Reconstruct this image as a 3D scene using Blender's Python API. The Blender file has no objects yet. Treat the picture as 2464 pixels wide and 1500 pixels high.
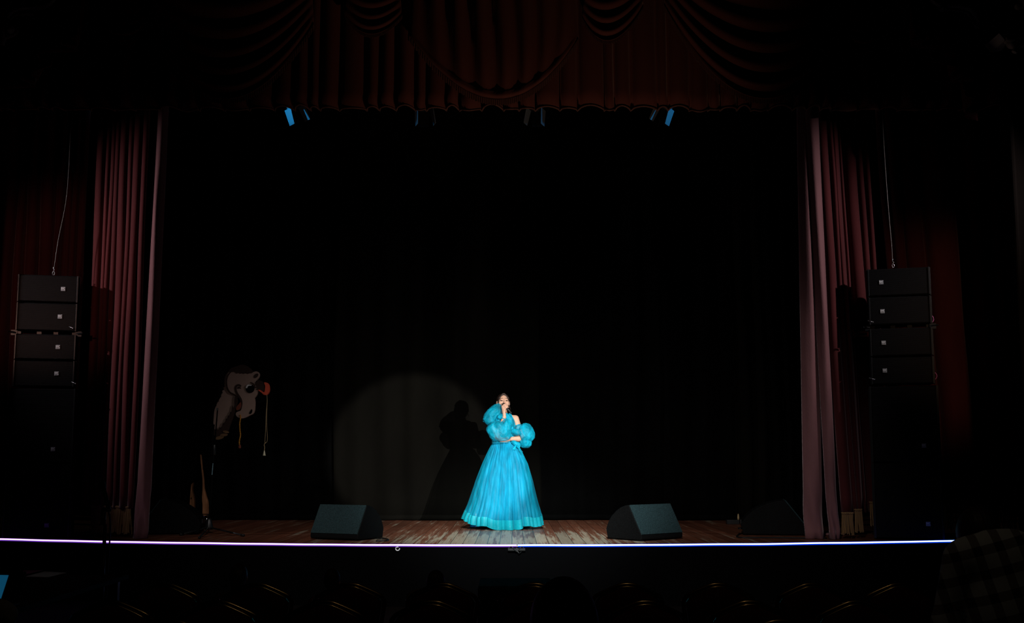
import bpy, bmesh, math, random
import numpy as np
from mathutils import Vector, Matrix, noise

random.seed(7)
PI = math.pi
S = bpy.context.scene
COL = S.collection

# ------------------------------------------------------------------ camera
F = 2800.0                       # focal length in pixels of the 2464 px wide frame
EYE = 1.5
PITCH = math.atan(356.0 / F)
CP, SP = math.cos(PITCH), math.sin(PITCH)
cam = bpy.data.cameras.new('camera')
cam.sensor_width = 36.0
cam.sensor_fit = 'HORIZONTAL'
cam.lens = 36.0 * F / 2464.0
cam.clip_end = 200
co = bpy.data.objects.new('camera', cam)
COL.objects.link(co)
co.location = (0, 0, EYE)
co.rotation_euler = (PI / 2 + PITCH, 0, 0)
S.camera = co

# ------------------------------------------------------------------ view + world
S.view_settings.view_transform = 'Standard'
S.view_settings.look = 'None'
S.view_settings.gamma = 1.0
S.view_settings.exposure = 0.0
S.view_settings.use_curve_mapping = False
S.cycles.use_denoising = True
S.cycles.max_bounces = 6
w = bpy.data.worlds.new('hall_dark')
S.world = w
w.use_nodes = True
w.node_tree.nodes['Background'].inputs[0].default_value = (1.0, 0.8, 0.7, 1)
w.node_tree.nodes['Background'].inputs[1].default_value = 0.0002

# ------------------------------------------------------------------ lights of the hall
def spot(name, loc, target, power, angle, blend, color=(1, 1, 1), radius=0.05):
    l = bpy.data.lights.new(name, 'SPOT')
    l.energy = power
    l.spot_size = math.radians(angle)
    l.spot_blend = blend
    l.color = color
    l.shadow_soft_size = radius
    o = bpy.data.objects.new(name, l)
    COL.objects.link(o)
    o.location = loc
    o.rotation_euler = (Vector(target) - Vector(loc)).to_track_quat('-Z', 'Y').to_euler()
    return o

# follow spot from the hall, throws the round pool on the backdrop
spot('follow_spot', (5.1, -0.5, 2.32), (-1.42, 17.1, 1.60), 12800, 7.5, 0.30, (1.0, 0.97, 0.90), 0.03)
# front wash on the worn middle of the stage and on the singer
spot('front_wash', (0.5, 1.5, 7.2), (0.05, 13.9, 0.9), 12000, 17, 1.0, (0.90, 1.0, 1.0), 0.15)
spot('wide_wash', (-0.3, 2.0, 7.4), (0.0, 13.7, 0.62), 2300, 40, 1.0, (1.0, 0.93, 0.86), 0.2)
# two side profiles catch the velvet curtains, their stacks throw shadows on it
spot('side_profile_left', (-7.6, 11.2, 4.7), (-4.35, 13.5, 3.45), 340, 62, 1.0, (1.0, 0.88, 0.92), 0.05)
spot('side_profile_right', (7.0, 10.2, 5.4), (3.5, 13.2, 3.65), 430, 46, 1.0, (1.0, 0.90, 0.93), 0.05)
# warm uplight before the stage grazes the valance
spot('valance_uplight', (1.6, 10.6, 0.8), (0.2, 12.9, 5.9), 140, 64, 1.0, (1.0, 0.74, 0.56), 0.05)
# added dim warm fill over the seats, brings out the gold frames
spot('seat_fill', (0.8, 3.4, 5.6), (0.3, 6.1, 0.6), 13, 74, 0.9, (1.0, 0.72, 0.42), 0.05)
spot('amber_right', (5.3, 8.5, 3.0), (5.15, 14.2, 3.05), 80, 32, 0.8, (1.0, 0.62, 0.36), 0.1)
spot('amber_left', (-5.2, 8.5, 3.2), (-5.5, 14.2, 3.6), 85, 30, 0.8, (1.0, 0.52, 0.40), 0.1)
# added fill light to brighten the papers on the table
spot('paper_fill', (-2.6, 6.3, 3.6), (-2.95, 7.2, 0.775), 2.2, 24, 0.8, (0.95, 0.92, 1.0), 0.05)
# blue battens beside the stage grid
spot('blue_batten_left', (-5.0, 14.5, 5.75), (-1.8, 14.6, 6.02), 170, 11.5, 0.6, (0.03, 0.45, 1.0), 0.05)
spot('blue_batten_right', (5.0, 14.5, 5.75), (1.3, 14.6, 6.04), 210, 11.5, 0.6, (0.03, 0.45, 1.0), 0.05)

# ------------------------------------------------------------------ layout helpers
def ray(px, py):
    u = (px - 1232.0) / F
    v = (750.0 - py) / F
    return Vector((u, CP - v * SP, SP + v * CP))

def pt(px, py, Y):
    d = ray(px, py)
    t = Y / d.y
    return Vector((d.x * t, Y, EYE + d.z * t))

STAGE = 0.62

def ptz(px, py, z=STAGE):
    d = ray(px, py)
    t = (z - EYE) / d.z
    return Vector((d.x * t, d.y * t, z))

def edge_y(x):
    return 12.2 + 0.029 * x * x

# ------------------------------------------------------------------ object helpers
def link(o, parent=None):
    COL.objects.link(o)
    if parent is not None:
        o.parent = parent
    return o

def tag(o, label=None, cat=None, group=None, kind=None):
    if label: o['label'] = label
    if cat: o['category'] = cat
    if group: o['group'] = group
    if kind: o['kind'] = kind
    return o

def empty(name, loc=(0, 0, 0), rz=0.0, label=None, cat=None, group=None):
    o = bpy.data.objects.new(name, None)
    o.empty_display_size = 0.1
    link(o)
    o.location = loc
    o.rotation_euler = (0, 0, rz)
    return tag(o, label, cat, group)

def children(o):
    return [c for c in bpy.data.objects if c.parent == o]

def copy_tree(o, parent=None):
    c = o.copy()
    COL.objects.link(c)
    if parent is not None:
        c.parent = parent
    for ch in children(o):
        copy_tree(ch, c)
    return c

class MB:
    """collects shapes, links them as one mesh"""
    def __init__(self):
        self.v = []; self.f = []; self.mi = []
    def add(self, vs, fs, mi=0, M=None):
        n = len(self.v)
        for p in vs:
            p = Vector(p)
            if M is not None: p = M @ p
            self.v.append(tuple(p))
        for f in fs:
            self.f.append(tuple(i + n for i in f)); self.mi.append(mi)
        return self
    def box(self, c, s, M=None, mi=0):
        x, y, z = c; a, b, d = s[0] / 2, s[1] / 2, s[2] / 2
        vs = [(x + i * a, y + j * b, z + k * d) for i in (-1, 1) for j in (-1, 1) for k in (-1, 1)]
        fs = [(0, 1, 3, 2), (4, 6, 7, 5), (0, 4, 5, 1), (2, 3, 7, 6), (0, 2, 6, 4), (1, 5, 7, 3)]
        return self.add(vs, fs, mi, M)
    def tube(self, pts, r, n=8, mi=0, cap=True, closed=False, M=None):
        pts = [Vector(p) for p in pts]
        if not isinstance(r, (list, tuple)): r = [r] * len(pts)
        vs, fs = [], []
        N = len(pts); prev = None
        for i, p in enumerate(pts):
            a = pts[(i - 1) % N] if (i > 0 or closed) else p
            b = pts[(i + 1) % N] if (i < N - 1 or closed) else p
            t = (b - a)
            t = t.normalized() if t.length > 1e-9 else Vector((0, 0, 1))
            if prev is None:
                ref = Vector((0, 0, 1)) if abs(t.z) < 0.9 else Vector((1, 0, 0))
                nrm = t.cross(ref).normalized()
            else:
                nrm = prev - t * prev.dot(t)
                nrm = nrm.normalized() if nrm.length > 1e-6 else prev
            prev = nrm
            bi = t.cross(nrm)
            for k in range(n):
                ang = 2 * PI * k / n
                vs.append(p + (nrm * math.cos(ang) + bi * math.sin(ang)) * r[i])
        R = N if closed else N - 1
        for i in range(R):
            j = (i + 1) % N
            for k in range(n):
                fs.append((i * n + k, i * n + (k + 1) % n, j * n + (k + 1) % n, j * n + k))
        if cap and not closed:
            fs.append(tuple(range(n - 1, -1, -1)))
            fs.append(tuple((N - 1) * n + k for k in range(n)))
        return self.add(vs, fs, mi, M)
    def lathe(self, prof, c=(0, 0, 0), n=24, mi=0, M=None):
        vs, fs = [], []
        for (r, z) in prof:
            for k in range(n):
                a = 2 * PI * k / n
                vs.append((c[0] + r * math.cos(a), c[1] + r * math.sin(a), c[2] + z))
        for i in range(len(prof) - 1):
            for k in range(n):
                fs.append((i * n + k, i * n + (k + 1) % n, (i + 1) * n + (k + 1) % n, (i + 1) * n + k))
        fs.append(tuple(range(n - 1, -1, -1)))
        fs.append(tuple((len(prof) - 1) * n + k for k in range(n)))
        return self.add(vs, fs, mi, M)
    def ball(self, c, r, n=16, m=10, mi=0, M=None):
        if not isinstance(r, (tuple, list)): r = (r, r, r)
        vs = [(c[0], c[1], c[2] - r[2])]
        fs = []
        for j in range(1, m):
            t = PI * j / m
            for k in range(n):
                a = 2 * PI * k / n
                vs.append((c[0] + r[0] * math.sin(t) * math.cos(a), c[1] + r[1] * math.sin(t) * math.sin(a), c[2] - r[2] * math.cos(t)))
        vs.append((c[0], c[1], c[2] + r[2]))
        for k in range(n):
            fs.append((0, 1 + (k + 1) % n, 1 + k))
        for j in range(m - 2):
            for k in range(n):
                a = 1 + j * n; b = a + n
                fs.append((a + k, a + (k + 1) % n, b + (k + 1) % n, b + k))
        last = len(vs) - 1; a = 1 + (m - 2) * n
        for k in range(n):
            fs.append((a + k, a + (k + 1) % n, last))
        return self.add(vs, fs, mi, M)
    def grid(self, P, nu, nv, closed_u=False, mi=0):
        """P(i,j) -> point, i in 0..nu, j in 0..nv"""
        vs = []; cu = nu if closed_u else nu + 1
        for j in range(nv + 1):
            for i in range(cu):
                vs.append(P(i, j))
        fs = []
        for j in range(nv):
            for i in range(nu):
                i2 = (i + 1) % cu
                fs.append((j * cu + i, j * cu + i2, (j + 1) * cu + i2, (j + 1) * cu + i))
        return self.add(vs, fs, mi)
    def prism(self, poly, y0, y1, mi=0, M=None):
        """polygon in x,z extruded along y (fan-safe through bmesh triangulation of ngon)"""
        n = len(poly)
        vs = [(p[0], y0, p[1]) for p in poly] + [(p[0], y1, p[1]) for p in poly]
        fs = [tuple(range(n)), tuple(range(2 * n - 1, n - 1, -1))]
        for i in range(n):
            j = (i + 1) % n
            fs.append((i, i + n, j + n, j))
        return self.add(vs, fs, mi, M)
    def build(self, name, mats, parent=None, smooth=False, bevel=0, solid=0, subsurf=0, label=None):
        me = bpy.data.meshes.new(name)
        me.from_pydata(self.v, [], self.f)
        if not isinstance(mats, (list, tuple)): mats = [mats]
        for m in mats: me.materials.append(m)
        if len(mats) > 1: me.polygons.foreach_set('material_index', self.mi)
        bm = bmesh.new(); bm.from_mesh(me)
        bmesh.ops.recalc_face_normals(bm, faces=bm.faces)
        bm.to_mesh(me); bm.free()
        if smooth: me.polygons.foreach_set('use_smooth', [True] * len(me.polygons))
        me.update()
        o = link(bpy.data.objects.new(name, me), parent)
        if solid:
            m = o.modifiers.new('solid', 'SOLIDIFY'); m.thickness = solid; m.offset = 0
        if bevel:
            m = o.modifiers.new('bevel', 'BEVEL'); m.width = bevel; m.segments = 2; m.limit_method = 'ANGLE'
        if subsurf:
            m = o.modifiers.new('sub', 'SUBSURF'); m.levels = subsurf; m.render_levels = subsurf
        if label: o['label'] = label
        return o

# ------------------------------------------------------------------ signed distance bodies
class SDF:
    def __init__(self, lo, hi, h):
        self.lo = np.array(lo, float); self.h = h
        n = np.ceil((np.array(hi, float) - self.lo) / h).astype(int) + 1
        self.D = np.full(tuple(n), 9.0, np.float32)
        self.ax = [self.lo[i] + h * np.arange(n[i]) for i in range(3)]
    def _sub(self, lo, hi):
        sl = []
        for i in range(3):
            a = int(np.clip(math.floor((lo[i] - self.lo[i]) / self.h), 0, self.D.shape[i]))
            b = int(np.clip(math.ceil((hi[i] - self.lo[i]) / self.h) + 1, 0, self.D.shape[i]))
            sl.append(slice(a, b))
        X, Y, Z = np.meshgrid(self.ax[0][sl[0]], self.ax[1][sl[1]], self.ax[2][sl[2]], indexing='ij')
        return tuple(sl), X, Y, Z
    def _mix(self, sl, d, k, op):
        o = self.D[sl]
        d = d.astype(np.float32)
        if op == 'sub':
            d = -d
            hh = np.clip(0.5 - 0.5 * (o - d) / k, 0, 1)
            self.D[sl] = o * (1 - hh) + d * hh + k * hh * (1 - hh)
        else:
            hh = np.clip(0.5 + 0.5 * (o - d) / k, 0, 1)
            self.D[sl] = o * (1 - hh) + d * hh - k * hh * (1 - hh)
    def cap(self, a, b, r1, r2=None, k=0.015, op='add', sy=1.0):
        """tapered capsule, sy squashes it in depth"""
        if r2 is None: r2 = r1
        a = np.array(a, float); b = np.array(b, float)
        m = max(r1, r2) + k + 3 * self.h
        sl, X, Y, Z = self._sub(np.minimum(a, b) - m, np.maximum(a, b) + m)
        if X.size == 0: return
        yc = (a[1] + b[1]) / 2
        ba = b - a; L = max(float(ba @ ba), 1e-12)
        px, py, pz = X - a[0], Y - a[1], Z - a[2]
        t = np.clip((px * ba[0] + py * ba[1] + pz * ba[2]) / L, 0, 1)
        d = np.sqrt((px - t * ba[0]) ** 2 + ((py - t * ba[1]) / sy) ** 2 + (pz - t * ba[2]) ** 2) - (r1 + (r2 - r1) * t)
        self._mix(sl, d * min(1, sy), k, op)
    def ell(self, c, r, R=None, k=0.015, op='add'):
        c = np.array(c, float); r = np.array(r, float)
        m = float(r.max()) + k + 3 * self.h
        sl, X, Y, Z = self._sub(c - m, c + m)
        if X.size == 0: return
        q = np.stack([X - c[0], Y - c[1], Z - c[2]], -1)
        if R is not None:
            q = q @ np.array(R)       # world -> local (R columns are local axes)
        k0 = np.linalg.norm(q / r, axis=-1)
        k1 = np.linalg.norm(q / (r * r), axis=-1)
        d = k0 * (k0 - 1) / np.maximum(k1, 1e-6)
        self._mix(sl, d, k, op)
    def plane(self, p, n, k=0.008):
        """cut away the side the normal points to"""
        n = np.array(n, float); n /= np.linalg.norm(n)
        X, Y, Z = np.meshgrid(*self.ax, indexing='ij')
        d = (X - p[0]) * n[0] + (Y - p[1]) * n[1] + (Z - p[2]) * n[2]
        self._mix((slice(None),) * 3, -d, k, 'sub')
    def shell(self, t):
        self.D = np.maximum(self.D, -(self.D + t))
    def mesh(self, name, mats, parent=None, matfn=None, label=None):
        D = self.D; Sg = D < 0
        n = np.array(D.shape)
        cnt = np.zeros(tuple(n - 1), np.int8)
        for a in (0, 1):
            for b in (0, 1):
                for c in (0, 1):
                    cnt += Sg[a:n[0] - 1 + a, b:n[1] - 1 + b, c:n[2] - 1 + c]
        act = (cnt > 0) & (cnt < 8)
        idx = np.full(act.shape, -1, np.int64)
        ai = np.argwhere(act)
        idx[act] = np.arange(len(ai))
        acc = np.zeros((len(ai), 3)); num = np.zeros(len(ai))
        C = [(a, b, c) for a in (0, 1) for b in (0, 1) for c in (0, 1)]
        for i in range(8):
            for j in range(i + 1, 8):
                if sum(abs(C[i][q] - C[j][q]) for q in range(3)) != 1: continue
                c0 = np.array(C[i]); c1 = np.array(C[j])
                p0 = ai + c0; p1 = ai + c1
                d0 = D[p0[:, 0], p0[:, 1], p0[:, 2]]; d1 = D[p1[:, 0], p1[:, 1], p1[:, 2]]
                m = (d0 < 0) != (d1 < 0)
                t = np.where(m, d0 / np.where(m, d0 - d1, 1), 0)
                acc[m] += (c0 + t[:, None] * (c1 - c0))[m]; num[m] += 1
        V = self.lo + self.h * (ai + acc / num[:, None])
        quads = []
        for ax in range(3):
            a1, a2 = (ax + 1) % 3, (ax + 2) % 3
            s0 = [slice(None)] * 3; s1 = [slice(None)] * 3
            s0[ax] = slice(0, n[ax] - 1); s1[ax] = slice(1, n[ax])
            for q in (a1, a2):
                s0[q] = slice(1, n[q] - 1); s1[q] = slice(1, n[q] - 1)
            A = Sg[tuple(s0)]; B = Sg[tuple(s1)]
            e = np.argwhere(A != B)
            if len(e) == 0: continue
            flip = A[e[:, 0], e[:, 1], e[:, 2]]
            base = e.copy(); base[:, a1] += 1; base[:, a2] += 1
            def cell(o1, o2):
                b = base.copy(); b[:, a1] += o1; b[:, a2] += o2
                return idx[b[:, 0], b[:, 1], b[:, 2]]
            q = np.stack([cell(-1, -1), cell(0, -1), cell(0, 0), cell(-1, 0)], 1)
            q[~flip] = q[~flip][:, ::-1]
            quads.append(q)
        Q = np.concatenate(quads)
        me = bpy.data.meshes.new(name)
        me.vertices.add(len(V)); me.vertices.foreach_set('co', V.astype(np.float32).ravel())
        me.loops.add(Q.size); me.loops.foreach_set('vertex_index', Q.astype(np.int32).ravel())
        me.polygons.add(len(Q)); me.polygons.foreach_set('loop_start', np.arange(0, Q.size, 4, dtype=np.int32))
        if not isinstance(mats, (list, tuple)): mats = [mats]
        for m in mats: me.materials.append(m)
        if matfn is not None:
            ctr = V[Q].mean(1)
            me.polygons.foreach_set('material_index', matfn(ctr).astype(np.int32))
        me.polygons.foreach_set('use_smooth', np.ones(len(Q), bool))
        me.update(calc_edges=True); me.validate()
        o = link(bpy.data.objects.new(name, me), parent)
        if label: o['label'] = label
        return o

# ------------------------------------------------------------------ materials
def mat(name, color, rough=0.6, metal=0.0, spec=0.5, sheen=0.0, sheen_tint=(1, 1, 1), emit=None, strength=0, bump=0.0, bscale=60.0, var=0.0, vscale=8.0, stretch=None):
    m = bpy.data.materials.new(name); m.use_nodes = True
    nt = m.node_tree; N = nt.nodes; L = nt.links
    b = N['Principled BSDF']
    b.inputs['Base Color'].default_value = (*color, 1)
    b.inputs['Roughness'].default_value = rough
    b.inputs['Metallic'].default_value = metal
    b.inputs['Specular IOR Level'].default_value = spec
    if sheen:
        b.inputs['Sheen Weight'].default_value = sheen
        b.inputs['Sheen Roughness'].default_value = 0.35
        b.inputs['Sheen Tint'].default_value = (*sheen_tint, 1)
    if emit:
        b.inputs['Emission Color'].default_value = (*emit, 1)
        b.inputs['Emission Strength'].default_value = strength
    if bump or var:
        tc = N.new('ShaderNodeTexCoord')
        src = tc.outputs['Object']
        if stretch:
            mp = N.new('ShaderNodeMapping'); mp.inputs['Scale'].default_value = stretch
            L.new(src, mp.inputs['Vector']); src = mp.outputs['Vector']
    if bump:
        nz = N.new('ShaderNodeTexNoise'); nz.inputs['Scale'].default_value = bscale; nz.inputs['Detail'].default_value = 3
        L.new(src, nz.inputs['Vector'])
        bp = N.new('ShaderNodeBump'); bp.inputs['Strength'].default_value = bump; bp.inputs['Distance'].default_value = 0.01
        L.new(nz.outputs['Fac'], bp.inputs['Height']); L.new(bp.outputs['Normal'], b.inputs['Normal'])
    if var:
        nz = N.new('ShaderNodeTexNoise'); nz.inputs['Scale'].default_value = vscale; nz.inputs['Detail'].default_value = 4
        L.new(src, nz.inputs['Vector'])
        rp = N.new('ShaderNodeValToRGB')
        rp.color_ramp.elements[0].position = 0.3; rp.color_ramp.elements[1].position = 0.7
        rp.color_ramp.elements[0].color = tuple(c * (1 - var) for c in color) + (1,)
        rp.color_ramp.elements[1].color = tuple(min(1, c * (1 + var)) for c in color) + (1,)
        L.new(nz.outputs['Fac'], rp.inputs['Fac']); L.new(rp.outputs['Color'], b.inputs['Base Color'])
    return m

def sheer(name, color, see=0.25, var=0.35, vscale=9, stretch=(1, 1, 1), rough=0.4):
    m = mat(name, color, rough, 0, 0.15, 0.05, (0.6, 1, 1), bump=0.35, bscale=34, var=var, vscale=vscale, stretch=stretch)
    nt = m.node_tree; N = nt.nodes; L = nt.links
    b = N['Principled BSDF']
    tl = N.new('ShaderNodeBsdfTranslucent'); tl.inputs['Color'].default_value = (*color, 1)
    tr = N.new('ShaderNodeBsdfTransparent')
    m1 = N.new('ShaderNodeMixShader'); m1.inputs[0].default_value = 0.25
    L.new(b.outputs[0], m1.inputs[1]); L.new(tl.outputs[0], m1.inputs[2])
    m2 = N.new('ShaderNodeMixShader'); m2.inputs[0].default_value = see
    L.new(m1.outputs[0], m2.inputs[1]); L.new(tr.outputs[0], m2.inputs[2])
    L.new(m2.outputs[0], N['Material Output'].inputs['Surface'])
    return m

def planks_mat():
    m = bpy.data.materials.new('worn_planks'); m.use_nodes = True
    nt = m.node_tree; N = nt.nodes; L = nt.links
    b = N['Principled BSDF']
    tc = N.new('ShaderNodeTexCoord')
    sx = N.new('ShaderNodeSeparateXYZ'); L.new(tc.outputs['Object'], sx.inputs[0])
    def math_(op, a, bb=None, c=None):
        n = N.new('ShaderNodeMath'); n.operation = op
        for i, v in enumerate((a, bb, c)):
            if v is None: continue
            if isinstance(v, (int, float)): n.inputs[i].default_value = v
            else: L.new(v, n.inputs[i])
        return n.outputs[0]
    q = math_('DIVIDE', sx.outputs['X'], 0.13)
    pid = math_('FLOOR', q); fr = math_('FRACT', q)
    wn = N.new('ShaderNodeTexWhiteNoise'); wn.noise_dimensions = '1D'; L.new(pid, wn.inputs['W'])
    seam = math_('LESS_THAN', math_('ABSOLUTE', math_('SUBTRACT', fr, 0.5)), 0.478)   # 1 on the board, 0 in the seam
    def noise_(scale, sxyz, detail=5, off=0.0):
        mp = N.new('ShaderNodeMapping'); mp.inputs['Scale'].default_value = sxyz
        mp.inputs['Location'].default_value = (off, off, 0)
        cmb = N.new('ShaderNodeVectorMath'); cmb.operation = 'ADD'
        cx = N.new('ShaderNodeCombineXYZ'); L.new(math_('MULTIPLY', wn.outputs['Value'], 17.0), cx.inputs[1])
        L.new(tc.outputs['Object'], cmb.inputs[0]); L.new(cx.outputs[0], cmb.inputs[1])
        L.new(cmb.outputs[0], mp.inputs['Vector'])
        nz = N.new('ShaderNodeTexNoise'); nz.inputs['Scale'].default_value = scale; nz.inputs['Detail'].default_value = detail
        nz.inputs['Roughness'].default_value = 0.65
        L.new(mp.outputs[0], nz.inputs['Vector'])
        return nz.outputs['Fac']
    n1 = noise_(1.0, (24, 0.75, 1))
    n2 = noise_(1.0, (5, 0.6, 1), 3, 3.1)
    n3 = noise_(1.0, (80, 1.5, 1), 4, 9.7)
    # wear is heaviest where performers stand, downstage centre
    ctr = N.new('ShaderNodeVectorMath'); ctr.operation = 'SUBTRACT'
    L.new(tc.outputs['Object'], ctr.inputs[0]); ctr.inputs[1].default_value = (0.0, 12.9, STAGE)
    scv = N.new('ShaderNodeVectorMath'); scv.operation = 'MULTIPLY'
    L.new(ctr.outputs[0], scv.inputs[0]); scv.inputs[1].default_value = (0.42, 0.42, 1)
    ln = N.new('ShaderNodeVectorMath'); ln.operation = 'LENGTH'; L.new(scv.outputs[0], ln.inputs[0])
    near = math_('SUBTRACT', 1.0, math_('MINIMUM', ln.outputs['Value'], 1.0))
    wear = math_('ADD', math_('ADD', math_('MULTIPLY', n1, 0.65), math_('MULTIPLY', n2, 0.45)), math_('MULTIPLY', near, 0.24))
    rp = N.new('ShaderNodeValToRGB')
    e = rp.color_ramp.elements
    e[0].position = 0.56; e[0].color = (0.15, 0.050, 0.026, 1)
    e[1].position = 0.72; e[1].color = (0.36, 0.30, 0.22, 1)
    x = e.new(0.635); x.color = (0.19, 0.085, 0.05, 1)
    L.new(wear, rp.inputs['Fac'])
    mx = N.new('ShaderNodeMix'); mx.data_type = 'RGBA'; mx.blend_type = 'MULTIPLY'; mx.inputs['Factor'].default_value = 1.0
    L.new(rp.outputs['Color'], mx.inputs[6])
    g = math_('MULTIPLY', math_('ADD', math_('MULTIPLY', n3, 0.9), 0.5), math_('ADD', math_('MULTIPLY', seam, 0.85), 0.15))
    g = math_('MULTIPLY', g, math_('ADD', math_('MULTIPLY', wn.outputs['Value'], 0.4), 0.8))
    cg = N.new('ShaderNodeCombineColor')
    for i in range(3): L.new(g, cg.inputs[i])
    L.new(cg.outputs[0], mx.inputs[7])
    L.new(mx.outputs[2], b.inputs['Base Color'])
    b.inputs['Roughness'].default_value = 0.42
    b.inputs['Specular IOR Level'].default_value = 0.35
    bp = N.new('ShaderNodeBump'); bp.inputs['Strength'].default_value = 0.5; bp.inputs['Distance'].default_value = 0.004
    L.new(math_('ADD', math_('MULTIPLY', n3, 0.4), seam), bp.inputs['Height'])
    L.new(bp.outputs['Normal'], b.inputs['Normal'])
    return m

def grille_mat(name, base=0.0034, scale=55.0, rough=0.45):
    """perforated steel: rows of dark slots"""
    m = bpy.data.materials.new(name); m.use_nodes = True
    nt = m.node_tree; N = nt.nodes; L = nt.links
    b = N['Principled BSDF']
    tc = N.new('ShaderNodeTexCoord')
    mp = N.new('ShaderNodeMapping'); mp.inputs['Rotation'].default_value = (PI / 2, 0, 0); mp.inputs['Scale'].default_value = (scale, scale, scale)
    L.new(tc.outputs['Object'], mp.inputs['Vector'])
    bk = N.new('ShaderNodeTexBrick')
    bk.inputs['Color1'].default_value = (base * 0.25,) * 3 + (1,); bk.inputs['Color2'].default_value = (base * 0.25,) * 3 + (1,)
    bk.inputs['Mortar'].default_value = (base * 2.2, base * 2.2, base * 2.4, 1)
    bk.inputs['Scale'].default_value = 1.0; bk.inputs['Mortar Size'].default_value = 0.16
    bk.inputs['Brick Width'].default_value = 1.0; bk.inputs['Row Height'].default_value = 0.6
    L.new(mp.outputs[0], bk.inputs['Vector'])
    L.new(bk.outputs['Color'], b.inputs['Base Color'])
    b.inputs['Roughness'].default_value = rough
    b.inputs['Specular IOR Level'].default_value = 0.12
    bp = N.new('ShaderNodeBump'); bp.inputs['Strength'].default_value = 0.6; bp.inputs['Distance'].default_value = 0.004
    L.new(bk.outputs['Fac'], bp.inputs['Height']); L.new(bp.outputs['Normal'], b.inputs['Normal'])
    return m

def plaid_mat():
    m = bpy.data.materials.new('plaid_flannel'); m.use_nodes = True
    nt = m.node_tree; N = nt.nodes; L = nt.links
    b = N['Principled BSDF']; b.inputs['Roughness'].default_value = 0.95
    tc = N.new('ShaderNodeTexCoord')
    mp = N.new('ShaderNodeMapping'); mp.inputs['Rotation'].default_value = (0.1, 0.25, 0.3)
    L.new(tc.outputs['Object'], mp.inputs['Vector'])
    sx = N.new('ShaderNodeSeparateXYZ'); L.new(mp.outputs[0], sx.inputs[0])
    def band(ch, wid, duty):
        q = N.new('ShaderNodeMath'); q.operation = 'DIVIDE'; L.new(sx.outputs[ch], q.inputs[0]); q.inputs[1].default_value = wid
        f = N.new('ShaderNodeMath'); f.operation = 'FRACT'; L.new(q.outputs[0], f.inputs[0])
        g = N.new('ShaderNodeMath'); g.operation = 'GREATER_THAN'; L.new(f.outputs[0], g.inputs[0]); g.inputs[1].default_value = duty
        return g.outputs[0]
    a = band(0, 0.085, 0.4); c = band(2, 0.09, 0.4)
    ad = N.new('ShaderNodeMath'); ad.operation = 'ADD'; L.new(a, ad.inputs[0]); L.new(c, ad.inputs[1])
    dv = N.new('ShaderNodeMath'); dv.operation = 'DIVIDE'; L.new(ad.outputs[0], dv.inputs[0]); dv.inputs[1].default_value = 2
    rp = N.new('ShaderNodeValToRGB')
    rp.color_ramp.interpolation = 'CONSTANT'
    e = rp.color_ramp.elements
    e[0].position = 0; e[0].color = (0.02, 0.02, 0.025, 1)
    e[1].position = 0.75; e[1].color = (0.40, 0.46, 0.55, 1)
    x = e.new(0.3); x.color = (0.16, 0.16, 0.18, 1)
    L.new(dv.outputs[0], rp.inputs['Fac']); L.new(rp.outputs['Color'], b.inputs['Base Color'])
    return m

M = {}
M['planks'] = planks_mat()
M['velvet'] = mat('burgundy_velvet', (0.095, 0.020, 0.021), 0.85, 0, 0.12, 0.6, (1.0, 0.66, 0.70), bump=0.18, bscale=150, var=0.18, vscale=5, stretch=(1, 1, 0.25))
M['velvet_edge'] = mat('lit_velvet_edge', (0.23, 0.105, 0.11), 0.8, 0, 0.15, 0.6, (1.0, 0.75, 0.78), bump=0.22, bscale=120, var=0.12, vscale=6, stretch=(1, 1, 0.3))  # paler copy of the velvet, light on the leading edges put into its colour
M['valance'] = mat('red_valance_velvet', (0.11, 0.030, 0.020), 0.85, 0, 0.12, 0.3, (1.0, 0.6, 0.45), bump=0.15, bscale=120)
M['fringe'] = mat('gold_fringe', (0.30, 0.17, 0.07), 0.7, 0, 0.3, 0.2, bump=0.4, bscale=300, stretch=(1, 1, 0.05))
M['fringe_red'] = mat('dark_red_fringe', (0.12, 0.035, 0.02), 0.8, bump=0.6, bscale=220, stretch=(1, 1, 0.05))
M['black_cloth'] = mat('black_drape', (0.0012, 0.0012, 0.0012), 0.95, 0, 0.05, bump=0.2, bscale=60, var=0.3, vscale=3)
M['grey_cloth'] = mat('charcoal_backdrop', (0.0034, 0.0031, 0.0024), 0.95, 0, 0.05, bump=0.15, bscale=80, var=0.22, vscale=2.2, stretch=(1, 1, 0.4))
M['black_paint'] = mat('black_paint', (0.004, 0.004, 0.0045), 0.7, 0, 0.08)
M['fascia'] = mat('black_fascia_paint', (0.001, 0.001, 0.0012), 0.9, 0, 0.03, bump=0.2, bscale=18)
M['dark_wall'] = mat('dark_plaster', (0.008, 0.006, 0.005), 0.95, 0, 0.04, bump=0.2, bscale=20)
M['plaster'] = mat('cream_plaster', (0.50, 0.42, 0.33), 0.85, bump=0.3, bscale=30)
M['hall_floor'] = mat('hall_parquet', (0.004, 0.0028, 0.002), 0.8, 0, 0.05, bump=0.1, bscale=30)
M['foam'] = mat('speckled_grille_foam', (0.019, 0.041, 0.046), 0.75, 0, 0.15, bump=0.9, bscale=140, var=0.5, vscale=120)
M['cabinet'] = mat('textured_black_cabinet', (0.003, 0.0033, 0.0036), 0.7, 0, 0.10, bump=0.5, bscale=140, var=0.45, vscale=110)
M['cabinet_dark'] = mat('black_cabinet', (0.003, 0.003, 0.0034), 0.7, 0, 0.12, bump=0.3, bscale=120)
M['grille'] = grille_mat('perforated_grille')
M['grille_brown'] = mat('curved_grille', (0.012, 0.010, 0.008), 0.5, 0, 0.4, bump=0.6, bscale=250)
M['steel'] = mat('steel', (0.45, 0.46, 0.48), 0.3, 1.0)
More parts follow.
